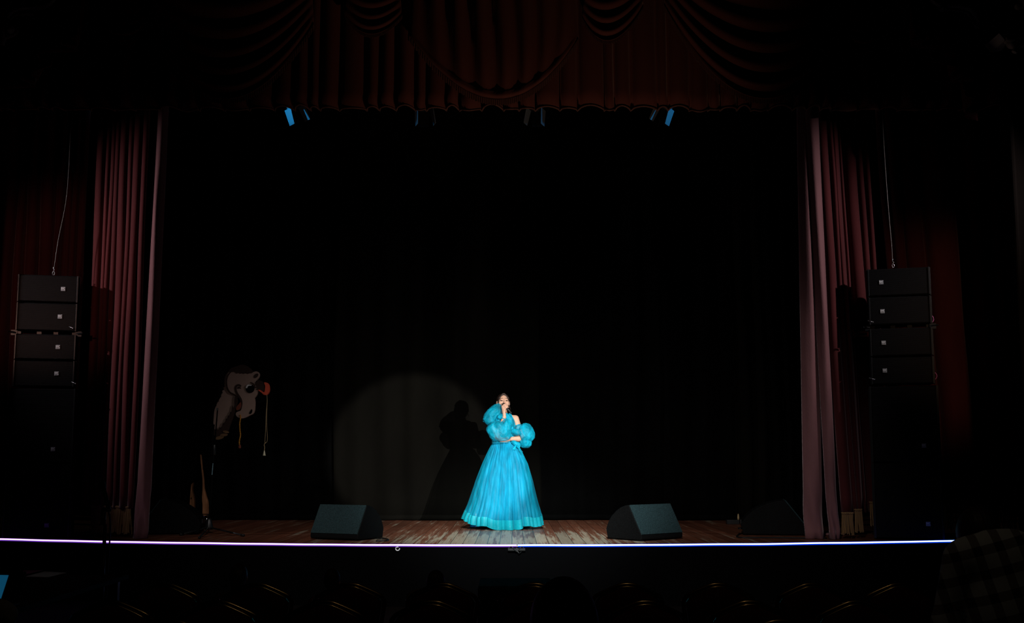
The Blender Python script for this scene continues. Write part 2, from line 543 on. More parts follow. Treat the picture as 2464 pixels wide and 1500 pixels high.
M['chrome'] = mat('chrome', (0.75, 0.78, 0.8), 0.12, 1.0)
M['gold'] = mat('gold_tube', (0.42, 0.29, 0.14), 0.25, 1.0)
M['badge'] = mat('grey_badge', (0.25, 0.27, 0.29), 0.5)
M['white'] = mat('white_lettering', (0.85, 0.87, 0.88), 0.5)
M['pale_blue'] = mat('pale_blue_lettering', (0.35, 0.65, 0.8), 0.5)
M['rubber'] = mat('black_rubber', (0.006, 0.006, 0.006), 0.5, 0, 0.3)
M['black_metal'] = mat('black_metal', (0.012, 0.013, 0.014), 0.35, 0, 0.5)
M['led_violet'] = mat('violet_led', (0.8, 0.7, 0.9), emit=(0.80, 0.40, 1.0), strength=2.4)
M['led_violet_edge'] = mat('violet_led_halo', (0.1, 0.05, 0.2), emit=(0.22, 0.06, 0.75), strength=0.55)
M['led_blue'] = mat('blue_led', (0.7, 0.75, 0.95), emit=(0.40, 0.48, 1.0), strength=3.4)
M['led_blue_edge'] = mat('blue_led_halo', (0.02, 0.05, 0.3), emit=(0.0, 0.05, 1.0), strength=0.8)
M['screen'] = mat('blue_screen', (0.01, 0.05, 0.1), emit=(0.01, 0.16, 0.33), strength=0.30)
M['paper'] = mat('white_paper', (0.7, 0.68, 0.7), 0.9)
M['pink_paper'] = mat('pink_paper', (0.6, 0.15, 0.38), 0.9)
M['skin'] = mat('skin', (0.50, 0.29, 0.205), 0.55, 0, 0.3, var=0.06, vscale=20)
M['skin'].node_tree.nodes['Principled BSDF'].inputs['Subsurface Weight'].default_value = 0.12
M['skin'].node_tree.nodes['Principled BSDF'].inputs['Subsurface Radius'].default_value = (0.01, 0.004, 0.002)
M['lips'] = mat('lips', (0.36, 0.11, 0.10), 0.45)
M['hair'] = mat('dark_brown_hair', (0.020, 0.010, 0.007), 0.5, 0, 0.25, bump=0.5, bscale=120, stretch=(1, 0.15, 0.15))
M['eye_white'] = mat('eye_white', (0.38, 0.35, 0.33), 0.3)
M['eye_dark'] = mat('eye_iris', (0.015, 0.01, 0.008), 0.2)
CY = (0.0, 0.36, 0.58)
M['organza'] = sheer('turquoise_organza', (0.003, 0.37, 0.54), 0.27, 0.5, 9, (1.6, 1.6, 0.9), 0.5)
M['organza_skirt'] = sheer('turquoise_skirt_organza', (0.002, 0.36, 0.53), 0.57, 0.40, 7, (2.5, 2.5, 0.3), 0.5)
M['hem'] = sheer('pale_turquoise_hem', (0.008, 0.45, 0.54), 0.25, 0.2, 6)
M['lining'] = mat('azure_satin', (0.0, 0.24, 0.50), 0.5, 0, 0.3, 0.1, (0.5, 0.9, 1), bump=0.2, bscale=30, stretch=(6, 6, 0.4), var=0.25, vscale=10)
M['bodice'] = mat('turquoise_bodice', (0.004, 0.34, 0.52), 0.5, 0, 0.4, 0.25, (0.6, 1, 1), bump=0.3, bscale=35, var=0.3, vscale=16)
M['satin_dark'] = mat('dark_blue_satin', (0.0, 0.09, 0.25), 0.22, 0, 0.7)
M['cream_paint'] = mat('cream_paint', (0.38, 0.26, 0.21), 0.8, var=0.06, vscale=6)
M['brown_paint'] = mat('dark_brown_paint', (0.035, 0.014, 0.008), 0.8)
M['black_matt'] = mat('black_matt_paint', (0.0025, 0.0022, 0.0022), 0.9, 0, 0.08)
M['red_paint'] = mat('vermilion_paint', (0.85, 0.11, 0.05), 0.7, bump=0.3, bscale=120)
M['dull_red'] = mat('brick_red_paint', (0.22, 0.05, 0.025), 0.8)
M['tinsel'] = mat('gold_tinsel', (0.75, 0.34, 0.04), 0.35, 0.5, bump=0.6, bscale=300)
M['cord'] = mat('pale_cord', (0.45, 0.33, 0.17), 0.7)
M['thin_wire'] = mat('dull_steel_wire', (0.12, 0.11, 0.10), 0.5, 0.5)
M['tassel'] = mat('pale_tassel', (0.75, 0.72, 0.52), 0.8)
M['brown_wood'] = mat('varnished_brown_leg', (0.42, 0.19, 0.09), 0.3, 0, 0.5, var=0.3, vscale=12, stretch=(3, 3, 0.5))
M['feather'] = mat('ochre_feather', (0.20, 0.11, 0.05), 0.8)
M['seat_red'] = mat('maroon_upholstery', (0.05, 0.008, 0.008), 0.9, 0, 0.1, bump=0.2, bscale=90)
M['plaid'] = plaid_mat()
M['denim'] = mat('blue_denim', (0.05, 0.09, 0.22), 0.9)
M['dark_knit'] = mat('dark_knit', (0.03, 0.025, 0.025), 0.95, bump=0.3, bscale=120)
M['grey_knit'] = mat('grey_jacket', (0.09, 0.08, 0.075), 0.95, bump=0.3, bscale=90)
M['red_knit'] = mat('dull_red_jumper', (0.09, 0.02, 0.018), 0.95, bump=0.3, bscale=90)
M['grey_cloth_light'] = mat('pale_grey_cloth', (0.30, 0.29, 0.28), 0.95, bump=0.3, bscale=60)
M['blue_fixture'] = mat('grey_fixture_metal', (0.22, 0.24, 0.26), 0.45, 0.3)

# ================================================================== the setting
def struct(name, mb, m, **k):
    o = mb.build(name, m, **k)
    o['kind'] = 'structure'
    return o

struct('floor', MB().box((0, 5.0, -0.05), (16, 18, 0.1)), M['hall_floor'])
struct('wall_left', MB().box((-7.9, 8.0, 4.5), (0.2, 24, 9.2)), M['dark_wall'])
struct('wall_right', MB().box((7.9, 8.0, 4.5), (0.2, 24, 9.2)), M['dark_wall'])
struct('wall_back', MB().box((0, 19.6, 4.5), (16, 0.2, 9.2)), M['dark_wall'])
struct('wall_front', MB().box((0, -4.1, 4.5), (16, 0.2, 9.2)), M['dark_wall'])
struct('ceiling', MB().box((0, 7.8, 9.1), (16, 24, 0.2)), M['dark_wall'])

# stage: bowed front edge
xs = [-7.75 + 15.5 * i / 80 for i in range(81)]
mb = MB()
poly_top = [(x, edge_y(x), STAGE) for x in xs] + [(7.75, 19.4, STAGE), (-7.75, 19.4, STAGE)]
n = len(poly_top)
vs = poly_top + [(p[0], p[1], 0.0) for p in poly_top]
fs = [tuple(range(n)), tuple(range(2 * n - 1, n - 1, -1))] + [(i, i + n, (i + 1) % n + n, (i + 1) % n) for i in range(n)]
mb.add(vs, fs)
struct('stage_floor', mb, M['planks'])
# fascia boards in front of the stage, with a nosing lip
mb = MB()
mb.grid(lambda i, j: (xs[i], edge_y(xs[i]) - (0.02 if j == 0 else 0.02), 0.0 if j == 0 else STAGE - 0.012), 80, 1)
o = struct('stage_fascia', mb, M['fascia'], solid=0.02)
mb = MB()
for x in [-6.4 + 1.2 * i for i in range(12)]:
    y = edge_y(x) - 0.033
    mb.box((x, y, 0.30), (0.006, 0.006, 0.58))
struct('trim_1', mb, M['fascia'])

# proscenium wall around the opening: side piers and header
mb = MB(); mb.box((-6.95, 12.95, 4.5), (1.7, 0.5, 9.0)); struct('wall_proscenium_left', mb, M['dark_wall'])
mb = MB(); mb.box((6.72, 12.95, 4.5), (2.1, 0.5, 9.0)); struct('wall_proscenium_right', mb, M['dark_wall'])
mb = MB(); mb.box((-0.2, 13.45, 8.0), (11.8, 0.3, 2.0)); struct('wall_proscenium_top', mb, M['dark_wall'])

def spath(pts_px, Y, n=6):
    """smooth path through points of the picture at depth Y (Catmull-Rom)"""
    P = [pt(a, b, Y) for a, b in pts_px]
    out = []
    for i in range(len(P) - 1):
        p0 = P[max(i - 1, 0)]; p1 = P[i]; p2 = P[i + 1]; p3 = P[min(i + 2, len(P) - 1)]
        for k in range(n):
            t = k / n
            out.append(0.5 * ((2 * p1) + (p2 - p0) * t + (2 * p0 - 5 * p1 + 4 * p2 - p3) * t * t + (3 * p1 - p0 - 3 * p2 + p3) * t ** 3))
    out.append(P[-1])
    return out

def crom(P, n=6):
    P = [Vector(p) for p in P]
    out = []
    for i in range(len(P) - 1):
        p0 = P[max(i - 1, 0)]; p1 = P[i]; p2 = P[i + 1]; p3 = P[min(i + 2, len(P) - 1)]
        for k in range(n):
            t = k / n
            out.append(0.5 * ((2 * p1) + (p2 - p0) * t + (2 * p0 - 5 * p1 + 4 * p2 - p3) * t * t + (3 * p1 - p0 - 3 * p2 + p3) * t ** 3))
    out.append(P[-1])
    return out

# plaster scrolls at the arch corners and the pilaster capital
YW = 12.62
def scroll(name, paths, balls, lattice):
    mb = MB()
    for p, r in paths:
        c = spath(p, YW); mb.tube(c, [r * (0.75 + 0.25 * math.sin(PI * i / (len(c) - 1))) for i in range(len(c))], 10)
    for (a, b, r) in balls:
        mb.ball(pt(a, b, YW - 0.02), r)
    for a, b in lattice:
        mb.tube([pt(a[0], a[1], YW + 0.04), pt(b[0], b[1], YW + 0.04)], 0.008, 6)
    return struct(name, mb, M['plaster'], smooth=True)
scroll('trim_2', [([(130, -4), (108, 14), (70, 18), (38, 24), (16, 42), (8, 64), (8, 88), (4, 108)], 0.042),
                  ([(80, 34), (55, 33), (32, 38), (22, 54)], 0.02),
                  ([(8, 92), (24, 86), (38, 78), (36, 66), (22, 68)], 0.028),
                  ([(118, -2), (95, 6), (72, 0)], 0.04)],
       [(26, 71, 0.055)],
       [((0, 42), (28, 2)), ((5, 0), (20, 28)), ((30, 0), (46, 17)), ((46, 17), (62, -4)), ((-8, 10), (20, 30))])
scroll('trim_3', [([(2240, -2), (2262, 12), (2290, 14), (2325, 18), (2345, 32), (2356, 52), (2350, 68)], 0.042),
                  ([(2275, 24), (2305, 25), (2328, 32), (2338, 44)], 0.016),
                  ([(2340, 52), (2346, 60), (2350, 70)], 0.02)],
       [(2268, 22, 0.04)],
       [((2312, 0), (2384, 46)), ((2336, 0), (2362, 28)), ((2352, 0), (2332, 32)), ((2384, 6), (2360, 50)), ((2372, -2), (2390, 10))])
# capital of the right pilaster: tapering moulding with volutes, in front of the wall
mb = MB()
a = pt(2404, 80, 12.3); b = pt(2470, 40, 12.3)
cpts = [(2404, 80), (2470, 40), (2490, 44), (2490, 92), (2455, 92), (2418, 98), (2416, 94)]
P0 = [pt(x, y, 12.3) for x, y in cpts]
mb.prism([(p.x, p.z) for p in P0], 12.3, 12.68)
for (x, y, r) in [(2434, 106, 0.055), (2422, 100, 0.03), (2448, 112, 0.03), (2444, 122, 0.028), (2460, 104, 0.05), (2466, 6, 0.07), (2450, 16, 0.04)]:
    mb.ball(pt(x, y, 12.34), r)
mb.tube(spath([(2420, 94), (2440, 96), (2462, 88), (2490, 84)], 12.3), 0.025, 8)
mb.tube(spath([(2440, 126), (2450, 110), (2464, 106), (2490, 108)], 12.3), 0.03, 8)
struct('trim_4', mb, M['plaster'], smooth=False)
mb = MB()
xr = pt(2456, 700, 12.45).x
mb.box((xr + 0.3, 12.6, 3.0), (0.6, 0.24, 6.1))
mb.tube([(xr, 12.47, 0.1), (xr, 12.47, 6.0)], 0.03, 10)
struct('trim_5', mb, M['dark_wall'])

# ================================================================== drapery
def X_at(px, py, Y):
    return pt(px, py, Y).x

def fold_sheet(ridges, ref_y, Y0, zt, zb, amp=1.0, gap=0.06, lean=0.0, wob=0.02, nz=28, skew=None, yfun=None, seed=0, cap=0.15):
    """velvet hung in rounded folds; ridges are (left, right) pairs"""
    pts = []
    for k, (a, b) in enumerate(ridges):
        x0 = X_at(a, ref_y, Y0); x1 = X_at(b, ref_y, Y0)
        c = (x0 + x1) / 2; hw = (x1 - x0) / 2
        h = min(cap, 1.2 * hw + 0.015) * amp
        for i in range(11):
            s = -1 + 2 * i / 10
            s2 = math.sin(s * PI / 2)
            pts.append((c + hw * s2 * 1.02, -h * math.sqrt(max(0, 1 - s2 * s2)), k))
        if k < len(ridges) - 1:
            xn = X_at(ridges[k + 1][0], ref_y, Y0)
            pts.append(((x1 + xn) / 2, gap, k))
    zr = pt(1232, ref_y, Y0).z
    def P(i, j):
        x, d, k = pts[i]
        t = j / nz
        z = zb + (zt - zb) * t
        wv = wob * noise.noise(Vector((k * 3.7 + seed, z * 0.55, 1.3)))
        dv = 1 + 0.45 * noise.noise(Vector((k * 2.1 + seed, z * 0.5, 7.7)))
        xx = x + lean * (z - zr) + wv
        yy = Y0 + d * dv + 0.012 * noise.noise(Vector((x * 9, z * 1.1, seed)))
        if yfun: yy += yfun(x)
        return (xx, yy, z)
    return MB().grid(P, len(pts) - 1, nz), pts, zr

def strands(x0, x1, Yf, zt, zb, n, r=0.006, spread=0.02, seed=1):
    mb = MB(); rnd = random.Random(seed)
    for i in range(n):
        x = x0 + (x1 - x0) * (i + 0.5) / n
        y = Yf(x)
        dx = rnd.uniform(-spread, spread); dy = rnd.uniform(-0.015, 0.015)
        mb.tube([(x, y, zt), (x + dx * 0.4, y + dy, (zt + zb) / 2), (x + dx, y + dy, zb + rnd.uniform(0, 0.03))], [r * 0.9, r, r * 0.8], 4, cap=False)
    # braid heading
    N = 24
    mb.tube([(x0 + (x1 - x0) * i / N, Yf(x0 + (x1 - x0) * i / N), zt + 0.004 * math.sin(i * 1.7)) for i in range(N + 1)], 0.014, 6)
    return mb

ZTOP = pt(1232, 180, 13.0).z        # rail height, hidden behind the valance

# left main curtain
zf = pt(300, 1224, 13.35).z
root = empty('stage_curtain', (X_at(290, 1290, 13.4), 13.4, STAGE), 0,
             'burgundy velvet main curtain gathered to the left of the stage opening', 'curtain', 'velvet stage curtains')
def local(mb, root):
    o = root.location
    mb.v = [(v[0] - o.x, v[1] - o.y, v[2] - o.z) for v in mb.v]
    return mb
lf = lambda x: 0.30 - 0.5 * max(0, min(1, (x + 5.0) / 0.9))
mb, pts, zr = fold_sheet([(196, 217), (222, 233), (235, 247), (249, 263), (266, 287), (290, 302), (306, 326), (331, 346)], 760, 13.5, ZTOP, zf, seed=3, yfun=lf)
local(mb, root).build('velvet_panel', M['velvet'], root, smooth=True, solid=0.006)
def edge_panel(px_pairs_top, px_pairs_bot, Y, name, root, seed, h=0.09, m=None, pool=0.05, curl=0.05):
    """leading edge that runs down to the boards: one broad fold given at the top and at the foot"""
    nu, nz = 22, 60
    zt = ZTOP; zb = STAGE + 0.004
    (a0, a1), (b0, b1) = px_pairs_top, px_pairs_bot
    xt0, xt1 = X_at(a0, 300, Y), X_at(a1, 300, Y)
    xb0, xb1 = X_at(b0, 1285, Y), X_at(b1, 1285, Y)
    def P(i, j):
        t = j / nz; s = i / nu
        z = zb + (zt - zb) * t
        x0 = xb0 + (xt0 - xb0) * t; x1 = xb1 + (xt1 - xb1) * t
        x = x0 + (x1 - x0) * s
        d = -h * math.sin(PI * s) ** 0.7
        low = max(0, 1 - t * 7)
        d += low * 0.03 * math.sin(7 * s + 5 * t * 8 + seed) - pool * low ** 3
        d += 0.014 * noise.noise(Vector((s * 3, z * 0.8, seed))) + 0.02 * low * noise.noise(Vector((s * 4, z * 9, seed)))
        return (x + 0.01 * low * noise.noise(Vector((1.1, z * 6, seed))), Y + d, z)
    return local(MB().grid(P, nu, nz), root).build(name, m or M['velvet_edge'], root, smooth=True, solid=0.006)
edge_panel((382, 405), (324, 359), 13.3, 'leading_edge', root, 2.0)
mb = strands(X_at(200, 1230, 13.42), X_at(312, 1230, 13.35), lambda x: 13.74 - 0.26 * (x + 4.95) / 0.5 - 0.03 * abs(math.sin(x * 22)), zf + 0.01, STAGE + 0.03, 95, 0.0055, 0.03, 5)
local(mb, root).build('gold_fringe', M['fringe'], root)
LC = root

# left outer curtain behind the speaker stack
root = empty('stage_curtain', (X_at(80, 1290, 14.3), 14.3, STAGE), 0,
             'dark red velvet curtain hanging behind the left loudspeaker stack', 'curtain', 'velvet stage curtains')
mb, pts, zr = fold_sheet([(-70, -30), (-25, 34), (42, 60), (66, 92), (98, 128), (134, 150), (156, 168), (174, 186), (190, 204)], 560, 14.3, ZTOP, STAGE + 0.38, seed=11, wob=0.03, gap=0.1)
local(mb, root).build('velvet_panel', M['velvet'], root, smooth=True, solid=0.006)
mb = strands(X_at(-40, 1230, 14.3), X_at(160, 1230, 14.3), lambda x: 14.25 - 0.03 * abs(math.sin(x * 15)), STAGE + 0.39, STAGE + 0.03, 90, 0.006, 0.03, 8)
local(mb, root).build('gold_fringe', M['fringe'], root)

# right main curtain
root = empty('stage_curtain', (X_at(2000, 1290, 13.2), 13.2, STAGE), 0,
             'burgundy velvet main curtain gathered to the right of the stage opening, pale leading edge', 'curtain', 'velvet stage curtains')
mb, pts, zr = fold_sheet([(1984, 2010), (2014, 2024), (2029, 2049), (2054, 2062), (2078, 2106), (2110, 2124), (2130, 2140)], 560, 13.35, ZTOP, pt(2060, 1238, 13.3).z, seed=23, lean=-0.03, gap=0.1, yfun=lambda x: 0.10 + 0.45 * max(0, min(1, (x - 3.85) / 0.25)))
local(mb, root).build('velvet_panel', M['velvet'], root, smooth=True, solid=0.006)
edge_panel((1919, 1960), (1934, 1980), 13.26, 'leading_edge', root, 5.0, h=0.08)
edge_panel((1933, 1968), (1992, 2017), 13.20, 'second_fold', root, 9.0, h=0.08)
zt2 = pt(2040, 1236, 13.2).z
for (a, b, top, bot, nn, sd, Yt_) in [(2026, 2052, 1236, 1289, 26, 3, 13.22), (2057, 2074, 1228, 1284, 14, 4, 13.3), (2094, 2110, 1210, 1270, 16, 6, 13.72)]:
    zz = pt(a, top, Yt_).z; zb_ = max(STAGE + 0.01, pt(a, bot, Yt_).z)
    mb = strands(X_at(a, 1250, Yt_), X_at(b, 1250, Yt_), lambda x: Yt_ - 0.02 * abs(math.sin(x * 40)), zz, zb_, nn, 0.006, 0.02, sd)
    local(mb, root).build('gold_fringe', M['fringe'], root)
# puddle of cloth on the boards
mb = MB()
for k, (px, py, rx) in enumerate([(2006, 1289, 0.13), (1955, 1291, 0.08)]):
    c = ptz(px, py, STAGE)
    mb.ball((c.x, c.y, STAGE + 0.012), (rx, 0.08, 0.02), 16, 8)
local(mb, root).build('cloth_pool', M['velvet_edge'], root, smooth=True)

# right outer curtain
root = empty('stage_curtain', (X_at(2330, 1290, 14.2), 14.2, STAGE), 0,
             'dark red velvet curtain hanging behind the right loudspeaker stack, in amber light', 'curtain', 'velvet stage curtains')
mb, pts, zr = fold_sheet([(2128, 2142), (2148, 2172), (2180, 2222), (2232, 2302), (2334, 2368), (2382, 2412), (2420, 2446), (2452, 2490)], 560, 14.2, ZTOP, pt(2330, 1216, 14.2).z, seed=31, lean=-0.035, gap=0.12, wob=0.04, cap=0.11)
local(mb, root).build('velvet_panel', M['velvet'], root, smooth=True, solid=0.006)
mb = strands(X_at(2268, 1230, 14.15), X_at(2470, 1230, 14.15), lambda x: 14.12 - 0.03 * abs(math.sin(x * 13)), pt(2330, 1215, 14.15).z, STAGE + 0.04, 95, 0.006, 0.04, 12)
local(mb, root).build('gold_fringe', M['fringe'], root)

# black masking drapes and the backdrop
def drape(name, x0, x1, Y, zt, zb, m, label, nf, amp, seed, pin=None):
    root = empty(name, ((x0 + x1) / 2, Y, STAGE), 0, label, 'backdrop' if 'backdrop' in name else 'drape')
    nu, nz = nf * 12, 24
    def P(i, j):
        s = i / nu; z = zb + (zt - zb) * j / nz
        x = x0 + (x1 - x0) * s
        ph = s * nf * 2 * PI + 1.4 * noise.noise(Vector((s * 5, z * 0.25, seed)))
        d = amp * math.sin(ph) * (0.7 + 0.3 * noise.noise(Vector((s * 7, seed, 0.3))))
        d += amp * 0.5 * noise.noise(Vector((x * 1.2 + (z * 0.35), z * 0.7, seed)))
        return (x + 0.02 * math.sin(z * 1.3 + seed), Y + d, z)
    local(MB().grid(P, nu, nz), root).build('cloth', m, root, smooth=True, solid=0.006)
    # weighted bottom hem
    local(MB().grid(lambda i, j: tuple(Vector(P(i, 0)) + Vector((0, -0.012, 0.07 * j))), nu, 1), root).build('hem', m, root, smooth=True, solid=0.004)
    return root
YB = 17.1
ZB = 8.4
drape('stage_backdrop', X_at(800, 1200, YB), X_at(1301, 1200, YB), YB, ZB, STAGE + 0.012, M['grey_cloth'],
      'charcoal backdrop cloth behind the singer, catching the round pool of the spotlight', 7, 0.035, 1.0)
drape('stage_backdrop', X_at(470, 1200, YB), X_at(806, 1200, YB + 0.12), YB + 0.12, ZB, STAGE + 0.012, M['black_cloth'],
      'black backdrop cloth behind the painted camel', 6, 0.05, 2.0)
drape('stage_backdrop', X_at(1295, 1200, YB), X_at(1606, 1200, YB + 0.12), YB + 0.12, ZB, STAGE + 0.012, M['black_cloth'],
      'black backdrop cloth right of the singer, up to the next overlap', 5, 0.05, 3.0)
drape('stage_backdrop', X_at(1600, 1200, YB), X_at(1780, 1200, YB), YB, ZB, STAGE + 0.012, M['black_cloth'],
      'narrow black backdrop cloth behind the right front monitor', 3, 0.05, 4.0)
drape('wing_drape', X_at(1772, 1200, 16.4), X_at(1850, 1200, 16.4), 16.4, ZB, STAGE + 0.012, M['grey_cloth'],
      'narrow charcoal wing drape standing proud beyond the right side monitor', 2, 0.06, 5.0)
drape('wing_drape', X_at(1842, 1200, 15.6), X_at(1990, 1200, 15.6), 15.6, ZB, STAGE + 0.012, M['black_cloth'],
      'black wing drape beside the right burgundy curtain', 4, 0.06, 6.0)
drape('wing_drape', X_at(300, 1200, 15.6), X_at(432, 1200, 15.6), 15.6, ZB, STAGE + 0.012, M['black_cloth'],
      'black wing drape beside the left burgundy curtain', 4, 0.06, 7.0)
drape('wing_drape', X_at(420, 1200, 16.9), X_at(505, 1200, 16.9), 16.9, ZB, STAGE + 0.012, M['black_cloth'],
      'black wing drape close behind the camel body', 3, 0.05, 8.0)

# pleated valance
YV = 12.92
zv = pt(1232, 262, YV).z
x0v, x1v = X_at(-30, 150, YV), X_at(2375, 150, YV)
root = empty('valance', ((x0v + x1v) / 2, YV, zv), 0, 'long pleated dark red valance across the top of the stage opening', 'valance')
rnd = random.Random(4)
xsv = [x0v]; dv = [0.0]; zo = [0.0]
while xsv[-1] < x1v:
    wv = rnd.uniform(0.10, 0.30); hv = rnd.uniform(0.05, 0.11); drop = rnd.uniform(-0.03, 0.05)
    a = xsv[-1]
    for k in range(1, 9):
        s = k / 8
        xsv.append(a + wv * s); dv.append(-hv * math.sin(PI * s) ** 0.8); zo.append(-drop * math.sin(PI * s))
    xsv.append(a + wv + 0.012); dv.append(0.07); zo.append(0.0)
NV = len(xsv) - 1
def PV(i, j):
    t = j / 14
    z = zv + zo[i] * (1 - t) + (8.1 - zv) * t
    return (xsv[i] + 0.015 * noise.noise(Vector((i * 0.2, z, 2))), YV + dv[i] * (1 - 0.4 * t), z)
local(MB().grid(PV, NV, 14), root).build('pleated_cloth', M['valance'], root, smooth=True, solid=0.006)
mb = MB()
mb.tube([tuple(Vector(PV(i, 0)) + Vector((0, 0.0, -0.004))) for i in range(0, NV + 1)], 0.011, 5)
local(mb, root).build('hem_cord', M['fringe_red'], root, smooth=True)

# swags
def swag(A, Mi, B, Y, label, nf=6, vertical=False, fringe=15, bulge=0.09, name='swag', top=80):
    nu, nv = 40, 44
    (ax, ay), (mx, my), (bx, by) = A, Mi, B
    def curve(u, v):
        yt = min(ay, by) - top
        m_y = yt + (my - yt) * (v ** 0.85)
        spread = (top + 12) * (1 - v)
        a_y = ay - spread; b_y = by - spread
        if vertical:
            a_y = yt + (ay - yt) * v; b_y = yt + (by - yt) * v
        axx = ax + (10 * (1 - v)); bxx = bx - (10 * (1 - v))
        cx = 2 * mx - (axx + bxx) / 2; cy = 2 * m_y - (a_y + b_y) / 2
        px = (1 - u) ** 2 * axx + 2 * u * (1 - u) * cx + u * u * bxx
        py = (1 - u) ** 2 * a_y + 2 * u * (1 - u) * cy + u * u * b_y
        return px, py
    def P(i, j):
        u = i / nu; v = 1 - j / nv
        px, py = curve(u, v)
        env = math.sin(PI * u) ** 0.6
        if vertical:
            f = 0.5 + 0.5 * math.sin(2 * PI * nf * u + 1.2 * math.sin(v * 3 + u * 4))
            d = bulge * (0.3 + f * (1 - v ** 5)) * env
            if v > 0.93: d += 0.05 * env * math.sin(PI * (v - 0.93) / 0.07)
        else:
            f = 0.5 + 0.5 * math.sin(2 * PI * nf * v ** 1.25 - 0.6 + 0.8 * math.sin(3 * u))
            d = bulge * env * (0.25 + f * (0.4 + 0.6 * v))
        return tuple(pt(px, py, Y - d))
    c = pt(mx, my, Y)
    root = empty(name, tuple(c), 0, label, 'swag', 'swags of the valance')
    local(MB().grid(P, nu, nv), root).build('draped_cloth', M['valance'], root, smooth=True, solid=0.006)
    def Q(i, j):
        u = i / 160; px, py = curve(u, 1.0)
        env = math.sin(PI * u) ** 0.6
        p = pt(px, py + fringe * j / 3.0, Y - bulge * 0.4 * env - 0.01 - (0.006 if i % 2 else 0))
        p.z += (0.008 * ((i * 7) % 3) if j == 3 else 0)
        return tuple(p)
    local(MB().grid(Q, 160, 3), root).build('fringe', M['fringe_red'], root, solid=0.005)
YS = 12.74
swag((828, 30), (892, 82), (968, 36), YS + 0.04, 'small fringed red swag between the left and the centre swag', 4, fringe=10, bulge=0.06)
swag((1400, 40), (1468, 97), (1548, 16), YS + 0.04, 'small fringed red swag between the centre and the right swag', 4, fringe=10, bulge=0.06)
swag((212, 42), (286, 98), (352, 66), YS + 0.04, 'small fringed red swag at the far left end of the valance', 4, fringe=10, bulge=0.06)
swag((2040, 92), (2092, 116), (2168, 60), YS + 0.04, 'small fringed red swag at the far right end of the valance', 4, fringe=10, bulge=0.06)
swag((348, 62), (545, 238), (756, 56), YS, 'big fringed red swag with level folds on the left half of the valance', 6, top=150)
swag((1598, 12), (1825, 236), (2046, 72), YS, 'big fringed red swag with level folds on the right half of the valance', 6, top=150)
swag((982, 82), (1196, 240), (1392, 92), YS - 0.03, 'centre red swag with upright gathers and a curved fringed hem', 8, vertical=True, bulge=0.16, top=190)

# zigzag cascades at both ends
def cascade(path, topx, label):
    Y = 12.60
    pp = spath(path, Y, 5)
    N = len(pp) - 1
    root = empty('valance_cascade', tuple(pp[-1]), 0, label, 'cascade', 'cascades of the valance')
    H = 0.085
    for i, p in enumerate(pp):
        p.y = Y - 0.03 + 0.07 * math.sin(i * PI / 10.0) ** 2
    local(MB().grid(lambda i, j: (pp[i].x, pp[i].y, pp[i].z - H / 2 + H * j), N, 1), root).build('hem_band', M['velvet'], root, smooth=True, solid=0.012)
    tp = pt(topx, -140, Y)
    def P(i, j):
        t = j / 6
        a = Vector((pp[i].x, pp[i].y + 0.05, pp[i].z + H / 2)); b = Vector((tp.x + 0.006 * i, Y + 0.05 + 0.02 * math.sin(i), tp.z))
        return tuple(a.lerp(b, t))
    local(MB().grid(P, N, 6), root).build('pleated_panel', M['valance'], root, smooth=True, solid=0.006)
cascade([(190, 78), (152, 86), (155, 102), (182, 112), (100, 122), (97, 136), (126, 152), (54, 166), (50, 182), (82, 197), (4, 208), (2, 224), (38, 240), (-12, 250)], 200, 'zigzag dark red cascade at the left end of the valance')
cascade([(2198, 78), (2224, 80), (2222, 94), (2196, 102), (2270, 114), (2274, 130), (2240, 142), (2314, 152), (2320, 172), (2290, 186), (2346, 190), (2342, 208), (2320, 224), (2366, 230), (2370, 250), (2326, 270), (2350, 284)], 2180, 'zigzag dark red cascade at the right end of the valance')

